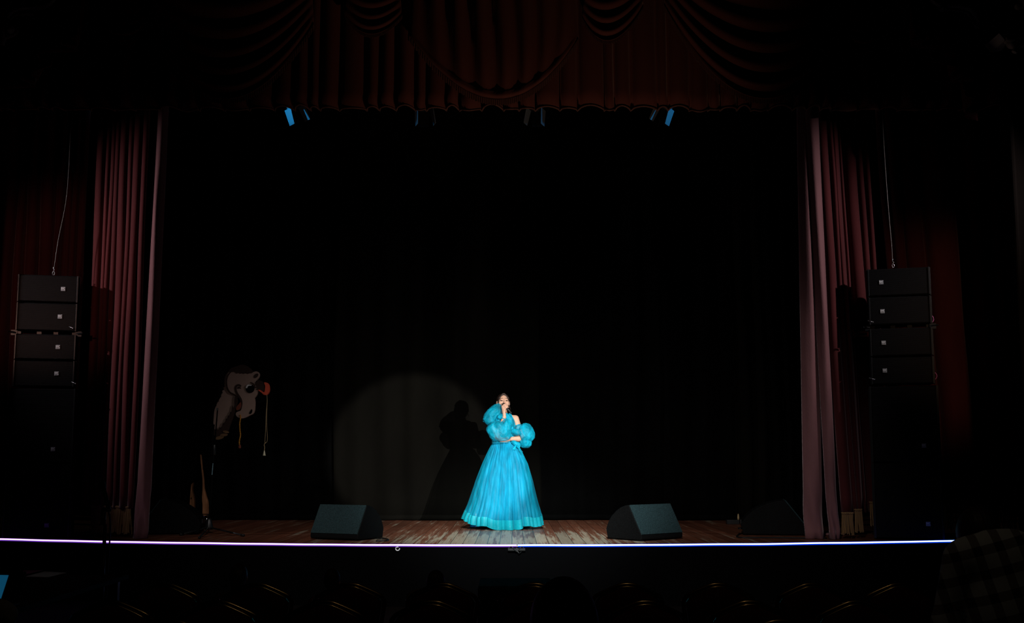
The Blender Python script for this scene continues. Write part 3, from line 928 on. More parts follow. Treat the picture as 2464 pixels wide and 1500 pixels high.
# stage lights peeping under the valance
zpipe = pt(1232, 200, 14.6).z
mb = MB(); mb.tube([(-5.2, 14.6, zpipe), (5.2, 14.6, zpipe)], 0.024, 12)
for x in (-5.0, -1.9, 1.9, 5.0): mb.tube([(x, 14.6, zpipe), (x, 14.6, 9.0)], 0.005, 6)
pipe = mb.build('lighting_pipe', M['black_metal'], smooth=True)
tag(pipe, 'long black lighting pipe carrying the fixtures behind the valance', 'pipe')
def fixture(px, py, tilt, turn, label):
    base = pt(px, py, 14.6)
    R = Matrix.Rotation(turn, 4, 'Z') @ Matrix.Rotation(tilt, 4, 'Y')
    root = empty('stage_light', (base.x, 14.6, base.z), 0, label, 'stage light', 'stage lights under the valance')
    hz = zpipe - base.z
    mb = MB()
    mb.lathe([(0.085, -0.02), (0.10, 0.0), (0.10, 0.05), (0.085, 0.06), (0.085, 0.2), (0.06, 0.24)], (0, 0, 0.0), 20, M=R)
    mb.build('housing', M['black_metal'], root, smooth=False)
    mb = MB(); mb.lathe([(0.08, -0.012), (0.04, -0.022), (0.001, -0.026)], (0, 0, -0.01), 20, M=R); mb.build('lens', M['black_metal'], root, smooth=True)
    for sx in (-1, 1):
        q = [(sx * 0.10, -0.09, 0), (sx * 0.10, 0.09, 0), (sx * 0.118, 0.07, -0.21), (sx * 0.118, -0.07, -0.21)]
        m2 = MB().add(q, [(0, 1, 2, 3)], 0, R); m2.build('barn_door', M['blue_fixture'], root, solid=0.004)
    for sy in (1,):
        q = [(-0.09, sy * 0.10, 0), (0.09, sy * 0.10, 0), (0.07, sy * 0.115, -0.21), (-0.07, sy * 0.115, -0.21)]
        MB().add(q, [(0, 1, 2, 3)], 0, R).build('barn_door', M['black_paint'], root, solid=0.004)  # back flap black where the side flaps are grey, shade put into colour
    mb = MB()
    a = R @ Vector((-0.12, 0, 0.1)); b = R @ Vector((0.12, 0, 0.1))
    mb.tube([a, (a.x, 0, max(a.z, hz - 0.12)), (0, 0, hz - 0.05), (b.x, 0, max(b.z, hz - 0.12)), b], 0.012, 6)
    mb.tube([(0, 0, hz - 0.06), (0, 0, hz + 0.026)], 0.02, 8)
    mb.build('yoke', M['black_metal'], root)
fixture(708, 258, -0.42, 0.62, 'stage light with a blue-lit flap tilted right, farthest left under the valance')
fixture(1020, 262, -0.12, 0.30, 'nearly upright stage light with a faint blue flap left of the centre swag')
fixture(1290, 262, 0.14, -0.34, 'nearly upright stage light with a blue-lit flap right of the centre swag')
fixture(1600, 258, 0.42, -0.50, 'stage light with a blue-lit flap tilted left, farthest right under the valance')

# LED strips along the stage edge
def led(x0, x1, mcore, mhalo, label):
    N = max(10, int(abs(x1 - x0) * 14)); rnd = random.Random(int(x1 * 10))
    P = []
    for i in range(N + 1):
        x = x0 + (x1 - x0) * i / N
        P.append(Vector((x, edge_y(x) - 0.052, STAGE + 0.004 + 0.004 * noise.noise(Vector((x * 1.7, 0, 3))))))
    root = empty('led_strip', tuple(P[N // 2]), 0, label, 'light strip', 'light strips on the stage edge')
    o = Vector(root.location)
    MB().tube([p - o for p in P], 0.0080, 8).build('glowing_tube', mcore, root, smooth=True)
    MB().tube([p - o + Vector((0, 0.010, -0.004)) for p in P], 0.0145, 8).build('jacket', mhalo, root, smooth=True)  # jacket is an added glow, the bloom of the strip put into a tube
xm = X_at(1243, 1307, 12.2)
led(-6.05, xm, M['led_violet'], M['led_violet_edge'], 'glowing violet light strip along the left half of the stage edge')
led(xm + 0.012, X_at(2305, 1297, 12.93), M['led_blue'], M['led_blue_edge'], 'glowing blue light strip along the right half of the stage edge')
# plug joining them
r = ptz(1243, 1310, STAGE)
root = empty('strip_connector', (xm, 12.15, 0.58), 0, 'small black plug and wires where the two light strips meet', 'connector')
MB().box((0, 0, 0.0), (0.18, 0.03, 0.025)).build('plug', M['rubber'], root, bevel=0.004)
mb = MB()
mb.tube(crom([(-0.09, 0, 0.01), (-0.05, -0.02, 0.03), (0, -0.015, -0.015), (0.05, -0.02, 0.03), (0.09, 0, 0)]), 0.004, 6)
mb.tube(crom([(0.0, 0, 0.02), (0.02, -0.02, -0.03), (0.05, 0, -0.02)]), 0.004, 6)
mb.build('wire', M['black_metal'], root, smooth=True)
# pale ring hook on the fascia
h = pt(957, 1321, edge_y(pt(957, 1321, 12.25).x) - 0.04)
mb = MB(); mb.tube([(0.02 * math.cos(a * 0.4), -0.012 + 0.006 * math.sin(a), 0.018 * math.sin(a * 0.4)) for a in range(3, 17)], 0.006, 8)
o = mb.build('ring_hook', M['white'], smooth=True); o.location = h
tag(o, 'small pale ring hook on the black stage front', 'hook')

# ================================================================== loudspeakers
def badge_mesh(root_cab, x, z, y, size):
    """square badge with a white H, K monogram and a bar below it"""
    b = MB().box((x, y, z), (size, 0.006, size))
    o = b.build('badge', M['badge'], root_cab)
    m = MB(); s = size; yy = y - 0.005
    def bar(cx, cz, w_, h_): m.box((x + cx * s, yy, z + cz * s), (w_ * s, 0.004, h_ * s))
    bar(-0.36, 0.12, 0.15, 0.56); bar(-0.06, 0.12, 0.15, 0.56); bar(-0.21, 0.12, 0.2, 0.13)
    def quad(pts): m.prism([(x + a * s, z + c * s) for a, c in pts], yy - 0.002, yy + 0.002)
    quad([(0.04, 0.14), (0.28, 0.40), (0.46, 0.40), (0.18, 0.12)])
    quad([(0.04, 0.10), (0.18, 0.12), (0.46, -0.16), (0.28, -0.16)])
    for k in range(5): bar(-0.36 + 0.18 * k, -0.33, 0.11, 0.12)
    m.build('lettering', M['white'], o)
    return o

def speaker(loc, yaw, W, H, D, bx, bz, label, group, rails=True, cat='loudspeaker', wedge=0.0, pins=True):
    root = empty('loudspeaker', loc, yaw, label, cat, group)
    # cabinet tapers to the back
    mb = MB()
    vs = []
    for (y, k) in ((0.0, 1.0), (D, 1 - wedge)):
        for z in (0, H):
            for x in (-W / 2, W / 2):
                vs.append((x * k, y, H / 2 + (z - H / 2) * k))
    mb.add(vs, [(0, 1, 3, 2), (4, 6, 7, 5), (0, 4, 5, 1), (2, 3, 7, 6), (0, 2, 6, 4), (1, 5, 7, 3)])
    mb.build('cabinet', M['cabinet_dark'], root, bevel=0.008)
    MB().box((0, -0.012, H / 2), (W - 0.035, 0.02, H - 0.022)).build('grille', M['grille'], root, bevel=0.004)
    if rails:
        for s in (-1, 1):
            m = MB(); m.box((s * (W / 2 - 0.008), -0.018, H / 2), (0.016, 0.03, H - 0.004))
            m.box((s * (W / 2 + 0.006), 0.08, H / 2), (0.012, 0.10, H))
            m.build('side_rail', M['black_metal'], root, bevel=0.002)
    badge_mesh(root, bx, bz, -0.026, 0.048)
    return root

def stack(px_at, boxes, yaw, Y, bw, side):
    """boxes from bottom to top: (py_bottom, py_top, width, badge x share, badge z share, label, sub)"""
    c = ptz(px_at, 1294, STAGE); X = pt(px_at, 1292, Y).x
    for (yb, ytp, W, bx, bz, label, sub) in boxes:
        z0 = STAGE + 0.012 if yb is None else pt(px_at, yb, Y).z
        z1 = pt(px_at, ytp, Y).z
        H = z1 - z0 - 0.004
        speaker((X, Y, z0), yaw, W, H, 0.42 if not sub else 0.46, (bx - 0.5) * W, bz * H, label,
                'loudspeakers of the ' + side + ' stack', wedge=0.06 if not sub else 0.0)
    return X
YL = 13.27
YR = 13.02
XL = stack(86, [
    (None, 1114, 0.70, 0.66, 0.16, 'large black subwoofer standing on the boards at the bottom of the left stack', True),
    (1114, 934, 0.70, 0.70, 0.18, 'large black subwoofer second from the bottom of the left stack', True),
    (931, 867, 0.655, 0.71, 0.5, 'slim black loudspeaker resting on the subwoofers of the left stack', False),
    (866, 804, 0.655, 0.71, 0.5, 'slim black loudspeaker third from the top of the left stack, dim badge', False),
    (797, 729, 0.655, 0.72, 0.52, 'slim black loudspeaker second from the top of the left stack, bright badge', False),
    (728, 662, 0.655, 0.75, 0.5, 'topmost slim black loudspeaker of the left stack, hung from a wire', False)], math.radians(14), YL, 0.66, 'left')
XR = stack(2188, [
    (None, 1114, 0.72, 0.78, 0.20, 'large black subwoofer standing on the boards at the bottom of the right stack', True),
    (1114, 928, 0.72, 0.77, 0.22, 'large black subwoofer second from the bottom of the right stack', True),
    (925, 858, 0.665, 0.22, 0.5, 'slim black loudspeaker resting on the subwoofers of the right stack', False),
    (857, 789, 0.665, 0.22, 0.48, 'slim black loudspeaker third from the top of the right stack, dim badge', False),
    (781, 713, 0.665, 0.22, 0.48, 'slim black loudspeaker second from the top of the right stack, bright badge', False),
    (712, 645, 0.665, 0.22, 0.5, 'topmost slim black loudspeaker of the right stack, hung from a wire', False)], math.radians(-17), YR, 0.66, 'right')
# rigging frames between pairs of boxes (pins and brackets seen as small bits at the sides)
def rig(X, py0, py1, yaw, label, Y):
    z0 = pt(100, py0, Y).z; z1 = pt(100, py1, Y).z - 0.002
    root = empty('rigging_frame', (X, Y, z0), yaw, label, 'rigging', 'rigging frames of the loudspeaker stacks')
    H = z1 - z0 - 0.004
    m = MB()
    for x in (-0.30, -0.08, 0.1, 0.30): m.box((x, 0.10, H / 2), (0.05, 0.12, H))
    m.build('spacer', M['black_metal'], root)
    for s in (-1, 1):
        MB().box((s * 0.345, 0.06, 0.01), (0.07, 0.08, 0.06)).tube([(s * 0.33, -0.02, 0.01), (s * 0.40, -0.04, 0.015)], 0.008, 6).build('bracket', M['black_metal'], root)
rig(XL, 804, 797, math.radians(14), 'rigging frame in the gap half-way up the left stack', YL)
rig(XR, 789, 781, math.radians(-17), 'rigging frame in the gap half-way up the right stack', YR)
def wire(pts, r, m, name, label, cat, group=None):
    mb = MB(); mb.tube(crom(pts, 6), r, 6)
    o = mb.build(name, m, smooth=True)
    return tag(o, label, cat, group)
wire([pt(128, 663, YL + 0.1), pt(140, 580, YL + 0.12), pt(158, 490, YL + 0.14), pt(166, 400, YL + 0.14), pt(172, 250, YL + 0.14), pt(174, 180, YL + 0.14)], 0.0045, M['thin_wire'], 'safety_wire', 'thin pale wire running up from the left loudspeaker stack', 'wire', 'safety wires of the stacks')
wire([pt(2147, 647, YR + 0.1), pt(2146, 600, YR + 0.11), pt(2139, 520, YR + 0.12), pt(2132, 430, YR + 0.13), pt(2124, 300, YR + 0.14), pt(2120, 180, YR + 0.14)], 0.0055, M['thin_wire'], 'safety_wire', 'thin pale wire running up from the right loudspeaker stack', 'wire', 'safety wires of the stacks')
def shackle(px, py, label):
    p = pt(px, py, (YL if px < 1232 else YR) + 0.09)
    root = empty('shackle', (p.x, p.y, p.z - 0.02), 0, label, 'shackle', 'shackles on top of the stacks')
    m = MB(); m.tube([(0.014 * math.cos(a), 0, 0.02 + 0.02 * math.sin(a)) for a in [i * PI / 8 for i in range(16)]], 0.004, 6, closed=True)
    m.tube([(-0.01, 0, 0.038), (0.01, 0.0, 0.06), (-0.008, 0, 0.08), (0.004, 0, 0.1)], 0.005, 6)
    m.build('bow', M['steel'], root, smooth=True)
shackle(129, 658, 'small steel shackle on top of the left loudspeaker stack')
shackle(2149, 640, 'small steel shackle on top of the right loudspeaker stack')
for (px, py, r, lb) in [(2241, 768, 0.045, 'pink loop of cable at the right side of the right stack, upper of two'), (2250, 905, 0.04, 'pink loop of cable at the right side of the right stack, lower of two')]:
    c = pt(px, py, YR - 0.06)
    wire([c + Vector((r * math.cos(a) - 0.02, 0.08 * (1 - math.cos(a)) * 0.3 + (0.0), r * 1.1 * math.sin(a))) for a in [1.9 - i * 0.45 for i in range(9)]], 0.005, M['pink_paper'], 'cable_loop', lb, 'cable', 'cable loops on the right stack')
for (px, py, lb) in [(2095, 774, 'short steel quick-release pin on the left side of the right stack, upper of two'), (2098, 912, 'short steel quick-release pin on the left side of the right stack, lower of two'),
                     (172, 789, 'short steel quick-release pin on the right side of the left stack, upper of two'), (178, 922, 'short steel quick-release pin on the right side of the left stack, lower of two')]:
    c = pt(px, py, (YL if px < 1232 else YR) + 0.02)
    m = MB(); m.tube([c + Vector((-0.03, 0, 0.012)), c, c + Vector((0.02, -0.01, -0.008))], 0.006, 6); m.ball(c + Vector((0.022, -0.01, -0.01)), 0.01, 8, 6)
    tag(m.build('release_pin', M['steel'], smooth=True), lb, 'pin', 'release pins of the stacks')

# ================================================================== wedge monitors
def monitor(loc, yaw, W, prof_scale, label, handle_plate=True):
    root = empty('floor_monitor', loc, yaw, label, 'stage monitor', 'floor monitors')
    sx, sz = prof_scale
    arc = [(0.175, 0.385), (0.23, 0.378), (0.30, 0.352), (0.36, 0.315), (0.42, 0.262), (0.465, 0.205), (0.495, 0.145)]
    tail = [(0.51, 0.105), (0.49, 0.0)]
    lip = [(0.012, 0.0), (0.0, 0.012), (0.0, 0.052)]
    prof = [(s * sx, t * sz) for s, t in lip + arc + tail]
    R = Matrix.Rotation(PI / 2, 4, 'Z')
    def P(v): return (v[0], v[1])
    # cabinet: profile in (depth, height), extruded across the width
    mb = MB(); n = len(prof)
    vs = [(-W / 2, s, t) for s, t in prof] + [(W / 2, s, t) for s, t in prof]
    fs = [tuple(range(n)), tuple(range(2 * n - 1, n - 1, -1))] + [(i, i + n, (i + 1) % n + n, (i + 1) % n) for i in range(n)]
    mb.add(vs, fs)
    mb.build('cabinet', M['cabinet'], root, bevel=0.008)
    # flat speckled grille let into the long slope
    ap = [(s * sx, t * sz) for s, t in arc]
    f0 = Vector((0, lip[2][0] * sx, lip[2][1] * sz)); f1 = Vector((0, ap[0][0], ap[0][1]))
    fd = (f1 - f0); fn = Vector((0, -fd.z, fd.y)).normalized()
    mb = MB()
    a0 = f0 + fd * 0.02 + fn * 0.006; a1 = f0 + fd * 0.985 + fn * 0.006
    X_ = W / 2 - 0.008
    mb.add([(-X_, a0.y, a0.z), (X_, a0.y, a0.z), (X_, a1.y, a1.z), (-X_, a1.y, a1.z)], [(0, 1, 2, 3)])
    mb.build('grille', M['foam'], root, solid=0.012)
    # control plate at the tail with a grip recess
    a = Vector((0, ap[-1][0], ap[-1][1])); b = Vector((0, tail[0][0] * sx, tail[0][1] * sz))
    mb = MB(); mb.box((0, (a.y + b.y) / 2 + 0.006, (a.z + b.z) / 2 + 0.006), (W * 0.5, 0.012, 0.05))
    mb.build('control_plate', M['black_metal'], root, bevel=0.003)
    mb = MB(); mb.tube([(-0.07, 0.50 * sx, 0.05 * sz), (-0.06, 0.525 * sx, 0.05 * sz), (0.06, 0.525 * sx, 0.05 * sz), (0.07, 0.50 * sx, 0.05 * sz)], 0.008, 6)
    mb.build('grip', M['rubber'], root, smooth=True)
    for q in (-1, 1):
        for s0 in (0.05, 0.42):
            MB().lathe([(0.018, -0.012), (0.018, 0.004)], (q * (W / 2 - 0.06), s0 * sx, 0), 10).build('rubber_foot', M['rubber'], root)
    return root
p = ptz(803, 1300.5, STAGE)
m1 = monitor((p.x, p.y, STAGE + 0.012), math.radians(-27), 0.635, (1.0, 0.95), 'black wedge monitor on the stage edge left of the singer, grey grille to the hall')
p = ptz(1594, 1300.5, STAGE)
m2 = monitor((p.x, p.y, STAGE + 0.012), math.radians(40), 0.665, (1.06, 0.965), 'black wedge monitor on the stage edge right of the singer, teal-lit grille to the hall')
p = ptz(1945, 1291, STAGE)
m3 = monitor((p.x + 0.07, p.y + 0.32, STAGE + 0.012), math.radians(80), 0.55, (1.52, 1.02), 'black wedge monitor seen from its side next to the right burgundy curtain')
p = ptz(320, 1289, STAGE)
m4 = monitor((p.x, p.y + 0.34, STAGE + 0.012), math.radians(-82), 0.55, (1.40, 1.02), 'black wedge monitor seen from its side next to the left burgundy curtain')

zc = STAGE + 0.008
wire([ptz(1786, 1284, zc), ptz(1779, 1286, zc), ptz(1773, 1291, zc), ptz(1780, 1294, zc), ptz(1810, 1294.5, zc), ptz(1860, 1294.6, zc), ptz(1910, 1295, zc), ptz(1990, 1296, zc)], 0.009, M['rubber'], 'monitor_cable', 'black cable looping out from under the right side monitor', 'cable', 'monitor cables')
wire([ptz(908, 1297, zc), ptz(922, 1296.5, zc), ptz(934, 1299, zc), ptz(930, 1301.5, zc), ptz(915, 1302, zc), ptz(905, 1302, zc)], 0.009, M['rubber'], 'monitor_cable', 'short loop of black cable beside the left front monitor', 'cable', 'monitor cables')
# small stand-up bits on the boards
p = ptz(1777, 1262, STAGE)
root = empty('pedal_box', (p.x - 0.02, p.y, STAGE), 0, 'small black box with a pale upright plug behind the right side monitor', 'box')
MB().box((-0.06, 0, 0.03), (0.17, 0.12, 0.06)).build('case', M['black_metal'], root, bevel=0.006)
MB().lathe([(0.012, 0.06), (0.014, 0.09), (0.009, 0.13), (0.004, 0.14)], (0.02, 0, 0), 10).build('plug', M['cord'], root, smooth=True)
p = ptz(622, 1252, STAGE)
m = MB(); m.lathe([(0.02, 0), (0.02, 0.008), (0.006, 0.01), (0.006, 0.07)], (0, 0, 0), 10)
o = m.build('floor_pin', M['paper'], smooth=True); o.location = (p.x, p.y, STAGE)
tag(o, 'tiny pale upright pin on the boards in front of the black backdrop', 'pin')

# ================================================================== tripod microphone stand on the stage
p = ptz(502, 1284, STAGE)
root = empty('microphone_stand', (p.x, p.y, STAGE), 0, 'black tripod microphone stand in front of the camel, no microphone', 'microphone stand', 'microphone stands')
k = p.y / F
top = 1.49
MB().lathe([(0.050, 0.045), (0.052, 0.07), (0.030, 0.16), (0.024, 0.175), (0.015, 0.18)], (0, 0, 0), 16).build('base_clutch', M['black_metal'], root, smooth=True)
MB().tube([(0, 0, 0.1), (0.035, 0, 1.02)], 0.011, 10).build('lower_pole', M['black_matt'], root, smooth=True)
MB().tube([(0.035, 0, 0.98), (0.06, 0, top)], 0.008, 10).build('upper_pole', M['black_matt'], root, smooth=True)
MB().lathe([(0.014, -0.07), (0.018, -0.06), (0.018, 0.05), (0.014, 0.06)], (0.035, 0, 1.0), 12).build('height_clutch', M['black_metal'], root, smooth=True)
for (lx, ly) in [(584, 1292), (437, 1290), (480, 1297.5)]:
    q = ptz(lx, ly, STAGE) - p
    d = q.normalized()
    leg = MB().tube([(d.x * 0.03, d.y * 0.03, 0.07), (q.x, q.y, 0.016)], 0.010, 8).build('leg', M['black_metal'], root, smooth=True)
    e = Vector((q.x, q.y, 0.016))
    MB().tube([e - d * 0.03, e + d * 0.025], 0.015, 10).build('rubber_foot', M['rubber'], leg, smooth=True)
mb = MB()
mb.tube([(0.0, -0.02, 0.85), (0.03, -0.025, 1.30)], 0.009, 8)
mb.tube([(0.0, -0.02, 0.85), (-0.005, -0.02, 0.78)], 0.014, 8)
mb.build('folded_boom', M['black_matt'], root, smooth=True)
mb = MB(); rnd = random.Random(3)
for i in range(12):
    z = 0.70 + 0.0115 * i
    mb.box((0.022 + 0.0006 * i, -0.0135, z), (0.010 - 0.004 * rnd.random(), 0.002, 0.0075))
mb.build('print_strip', M['pale_blue'], root)
MB().box((0.055, -0.003, top - 0.005), (0.022, 0.02, 0.03)).build('thread_cap', M['steel'], root)

# microphone stand standing in the hall before the stage
Ym = 8.5
b = pt(247, 1400, Ym)
root = empty('microphone_stand', (b.x, Ym, 0), 0, 'dark microphone stand in the hall, silhouetted in front of the violet strip', 'microphone stand', 'microphone stands')
def lz(py): return pt(247, py, Ym).z
def lx(px, py): return pt(px, py, Ym).x - b.x
MB().tube([(0, 0, 0.05), (0, 0, lz(1262))], 0.013, 10).build('lower_pole', M['black_metal'], root, smooth=True)
MB().tube([(lx(248, 1262), 0, lz(1264)), (lx(249, 1230), 0, lz(1228))], 0.020, 12).build('clutch', M['black_metal'], root, smooth=True)
MB().tube([(lx(246, 1228), 0, lz(1228)), (lx(263, 1226), 0, lz(1226))], 0.016, 10).tube([(lx(262, 1229), 0, lz(1232)), (lx(258, 1205), 0, lz(1206))], 0.017, 10).build('microphone_clip', M['rubber'], root, smooth=True)
MB().lathe([(0.14, 0), (0.14, 0.02), (0.03, 0.045), (0.015, 0.06)], (0, 0, 0), 24).build('round_base', M['black_metal'], root, smooth=True)
wire([(b.x + lx(262, 1232), Ym + 0.0, lz(1232)), (b.x + lx(265, 1260), Ym, lz(1260)), (b.x + lx(264, 1300), Ym, lz(1300)), (b.x + lx(258, 1400), Ym, lz(1400)), (b.x + 0.05, Ym, 0.4), (b.x + 0.25, Ym - 0.1, 0.01), (b.x + 0.6, Ym - 0.2, 0.008)], 0.006, M['rubber'], 'microphone_cable', 'thin black cable hanging from the microphone in the hall', 'cable')
ma = Vector((pt(261, 1204, Ym).x, Ym, lz(1214))); mbp = Vector((pt(243, 1160, Ym).x, Ym, lz(1160)))
root = empty('microphone', tuple(ma), 0, 'dark vocal microphone clipped on the stand in the hall, before the left curtain fringe', 'microphone', 'microphones')
dd = mbp - ma
MB().tube([(0, 0, 0), dd * 0.68], [0.011, 0.018], 12).build('handle', M['rubber'], root, smooth=True)
R = dd.to_track_quat('Z', 'Y').to_matrix().to_4x4(); R.translation = dd * 0.68
MB().lathe([(0.019, 0), (0.027, 0.012), (0.029, 0.03), (0.026, 0.05), (0.016, 0.062), (0.002, 0.066)], (0, 0, 0), 18, M=R).build('mesh_head', M['grille_brown'], root, smooth=True)

# ================================================================== painted camel
YC = 16.4
gz = ptz(490, 1246, STAGE)
KC = YC / F
cam_root = empty('painted_camel', (pt(500, 1245, YC).x, YC, STAGE), 0, 'painted cut-out camel on brown legs with red forelock cap and gold strings', 'camel prop')
CR = Vector(cam_root.location)
def cpx(cx, cy):   # crop coordinates of the head study -> picture
    return 500 + cx / 6.0, 860 + cy / 6.0
def cl(cx, cy):
    p = pt(*cpx(cx, cy), YC) - CR
    return (p.x, p.z)
def lpx(px, py):
    p = pt(px, py, YC) - CR
    return (p.x, p.z)
def smooth_poly(pts, n=3):
    P = [Vector((a, b, 0)) for a, b in pts]; out = []; N = len(P)
    for i in range(N):
        p0, p1, p2, p3 = P[i - 1], P[i], P[(i + 1) % N], P[(i + 2) % N]
        for k in range(n):
            t = k / n
            q = 0.5 * ((2 * p1) + (p2 - p0) * t + (2 * p0 - 5 * p1 + 4 * p2 - p3) * t * t + (3 * p1 - p0 - 3 * p2 + p3) * t ** 3)
            out.append((q.x, q.y))
    return out
def flat(name, poly, y0, y1, m, parent=None, smooth=True, label=None):
    q = smooth_poly(poly, 3) if smooth else poly
    return MB().prism(q, y0, y1).build(name, m, parent or cam_root, label=label)
neck = [(330, 205), (268, 245), (243, 310), (240, 400), (212, 485), (188, 570), (146, 645), (108, 730), (92, 790), (84, 900), (82, 970), (98, 1038), (140, 1052), (185, 1018), (232, 955), (292, 860), (340, 785), (382, 705), (402, 620), (440, 560), (430, 400), (400, 260)]
head = [(300, 222), (330, 206), (380, 214), (440, 226), (520, 236), (600, 233), (640, 229), (672, 212), (710, 207), (740, 226), (749, 262), (735, 300), (706, 338), (688, 372), (702, 410), (722, 450), (727, 490), (716, 540), (692, 574), (677, 593), (684, 640), (683, 720), (672, 790), (650, 822), (602, 845), (560, 868), (510, 884), (458, 878), (424, 856), (409, 826), (416, 800), (440, 786), (480, 770), (498, 720), (500, 650), (470, 590), (430, 560), (380, 540), (320, 515), (280, 450), (262, 360), (272, 280)]
flat('neck', [cl(*p) for p in neck], 0.0, 0.04, M['cream_paint'])
hd = flat('head', [cl(*p) for p in head], -0.018, 0.03, M['cream_paint'])
def stroke(name, pts, wid, m, y, parent):
    P = crom([(cl(*p)[0], y, cl(*p)[1]) for p in pts], 6)
    k = KC / 6.0
    r = [wid * k * (0.45 + 0.55 * math.sin(PI * min(1, 0.15 + 0.85 * i / (len(P) - 1)))) for i in range(len(P))]
    mb = MB()
    # flattened ribbon following the painted line
    L = []
    for i, p in enumerate(P):
        a = P[max(0, i - 1)]; b = P[min(len(P) - 1, i + 1)]; t = (b - a).normalized(); nn = Vector((t.z, 0, -t.x))
        L.append((p + nn * r[i], p - nn * r[i]))
    mb.grid(lambda i, j: tuple(L[i][j]), len(P) - 1, 1)
    return mb.build(name, m, parent, solid=0.006)
stroke('cheek_strap', [(340, 212), (300, 262), (278, 330), (278, 400), (294, 460), (330, 510), (380, 535), (412, 552), (440, 585)], 9, M['brown_paint'], -0.022, hd)
stroke('smile_line', [(484, 425), (462, 405), (428, 410), (408, 438), (410, 480), (430, 530), (462, 575), (486, 620), (494, 670), (486, 725), (462, 758), (424, 768)], 15, M['brown_paint'], -0.022, hd)
stroke('cheek_mark', [(436, 455), (452, 438), (484, 452)], 12, M['brown_paint'], -0.022, hd)
flat('mouth_shadow', [cl(*p) for p in [(405, 560), (430, 590), (440, 640), (430, 690), (410, 740), (392, 700), (390, 620)]], -0.026, -0.02, M['brown_paint'], hd)
flat('mouth', [cl(*p) for p in [(414, 742), (430, 705), (452, 682), (480, 650), (490, 690), (482, 730), (458, 758), (425, 766)]], -0.027, -0.019, M['dull_red'], hd)
flat('nostril', [cl(*p) for p in [(604, 808), (618, 780), (638, 752), (648, 770), (640, 806), (615, 822)]], -0.027, -0.018, M['black_matt'], hd)
e = cl(617, 455); k6 = KC / 6
ey = MB().prism([(e[0] + 63 * k6 * math.cos(a), e[1] + 63 * k6 * math.sin(a)) for a in [i * PI / 16 for i in range(32)]], -0.034, -0.018).build('eye', M['black_matt'], hd)
stroke('eye_glint', [(568, 450), (575, 425), (595, 408), (640, 408)], 11, M['white'], -0.038, ey)
stroke('eyelash', [(620, 366), (655, 382), (680, 412), (690, 450)], 9, M['brown_paint'], -0.022, hd)
ex = cl(702, 270)
c_, s_ = math.cos(-0.9), math.sin(-0.9)
flat('ear_hollow', [(ex[0] + k6 * 0.707 * (40 * math.cos(a) - 24 * math.sin(a)), ex[1] + k6 * 0.707 * (40 * math.cos(a) + 24 * math.sin(a))) for a in [i * PI / 8 for i in range(16)]], -0.026, -0.018, M['brown_paint'], hd, smooth=False)
flat('topknot', [cl(*p) for p in [(300, 208), (345, 160), (430, 130), (500, 108), (562, 124), (620, 166), (652, 204), (640, 234), (600, 226), (592, 242), (545, 226), (530, 243), (500, 226), (480, 240), (450, 222), (430, 238), (400, 212), (350, 216)]], -0.03, 0.02, M['brown_paint'], smooth=False)
flat('front_mane', [cl(*p) for p in [(360, 700), (372, 745), (384, 720), (396, 700), (402, 760), (380, 840), (345, 930), (318, 1000), (300, 1060), (270, 1100), (180, 1160), (108, 1150), (90, 1095), (96, 1034), (112, 1060), (138, 1035), (150, 1062), (175, 1010), (190, 1044), (226, 945), (236, 985), (268, 885), (276, 930), (296, 840), (304, 880), (330, 790), (340, 830)]], -0.024, 0.02, M['brown_paint'], smooth=False)
flat('back_mane', [cl(*p) for p in [(240, 330), (232, 400), (248, 420), (226, 440), (236, 470), (206, 480), (216, 520), (186, 530), (194, 575), (158, 585), (160, 640), (124, 650), (126, 705), (96, 715), (104, 745), (70, 740), (80, 640), (130, 560), (170, 460), (210, 370)]], -0.012, 0.02, M['black_matt'], smooth=False)
for (a, b, rx, ry, rot) in [(175, 1165, 62, 24, 0.2), (240, 1125, 55, 20, 0.1), (270, 1080, 45, 18, -0.2)]:
    q = cl(a, b)
    flat('feather', [(q[0] + k6 * (rx * math.cos(t) * math.cos(rot) - ry * math.sin(t) * math.sin(rot)), q[1] + k6 * (rx * math.cos(t) * math.sin(rot) + ry * math.sin(t) * math.cos(rot))) for t in [i * PI / 10 for i in range(20)]], -0.034, -0.02, M['feather'], smooth=False)
flat('forelock', [cl(*p) for p in [(690, 372), (740, 330), (790, 350), (828, 400), (838, 460), (812, 500), (770, 490), (730, 470), (700, 470), (724, 440), (694, 440), (716, 410), (684, 400), (700, 385)]], -0.03, 0.02, M['brown_paint'], smooth=False)
cap_ = flat('cap', [cl(*p) for p in [(822, 368), (870, 376), (894, 425), (892, 500), (858, 546), (820, 540), (832, 480), (838, 420)]], -0.04, 0.02, M['red_paint'])
flat('cap_trim', [cl(*p) for p in [(735, 478), (765, 476), (800, 500), (826, 515), (815, 545), (790, 520)]], -0.036, 0.0, M['red_paint'])
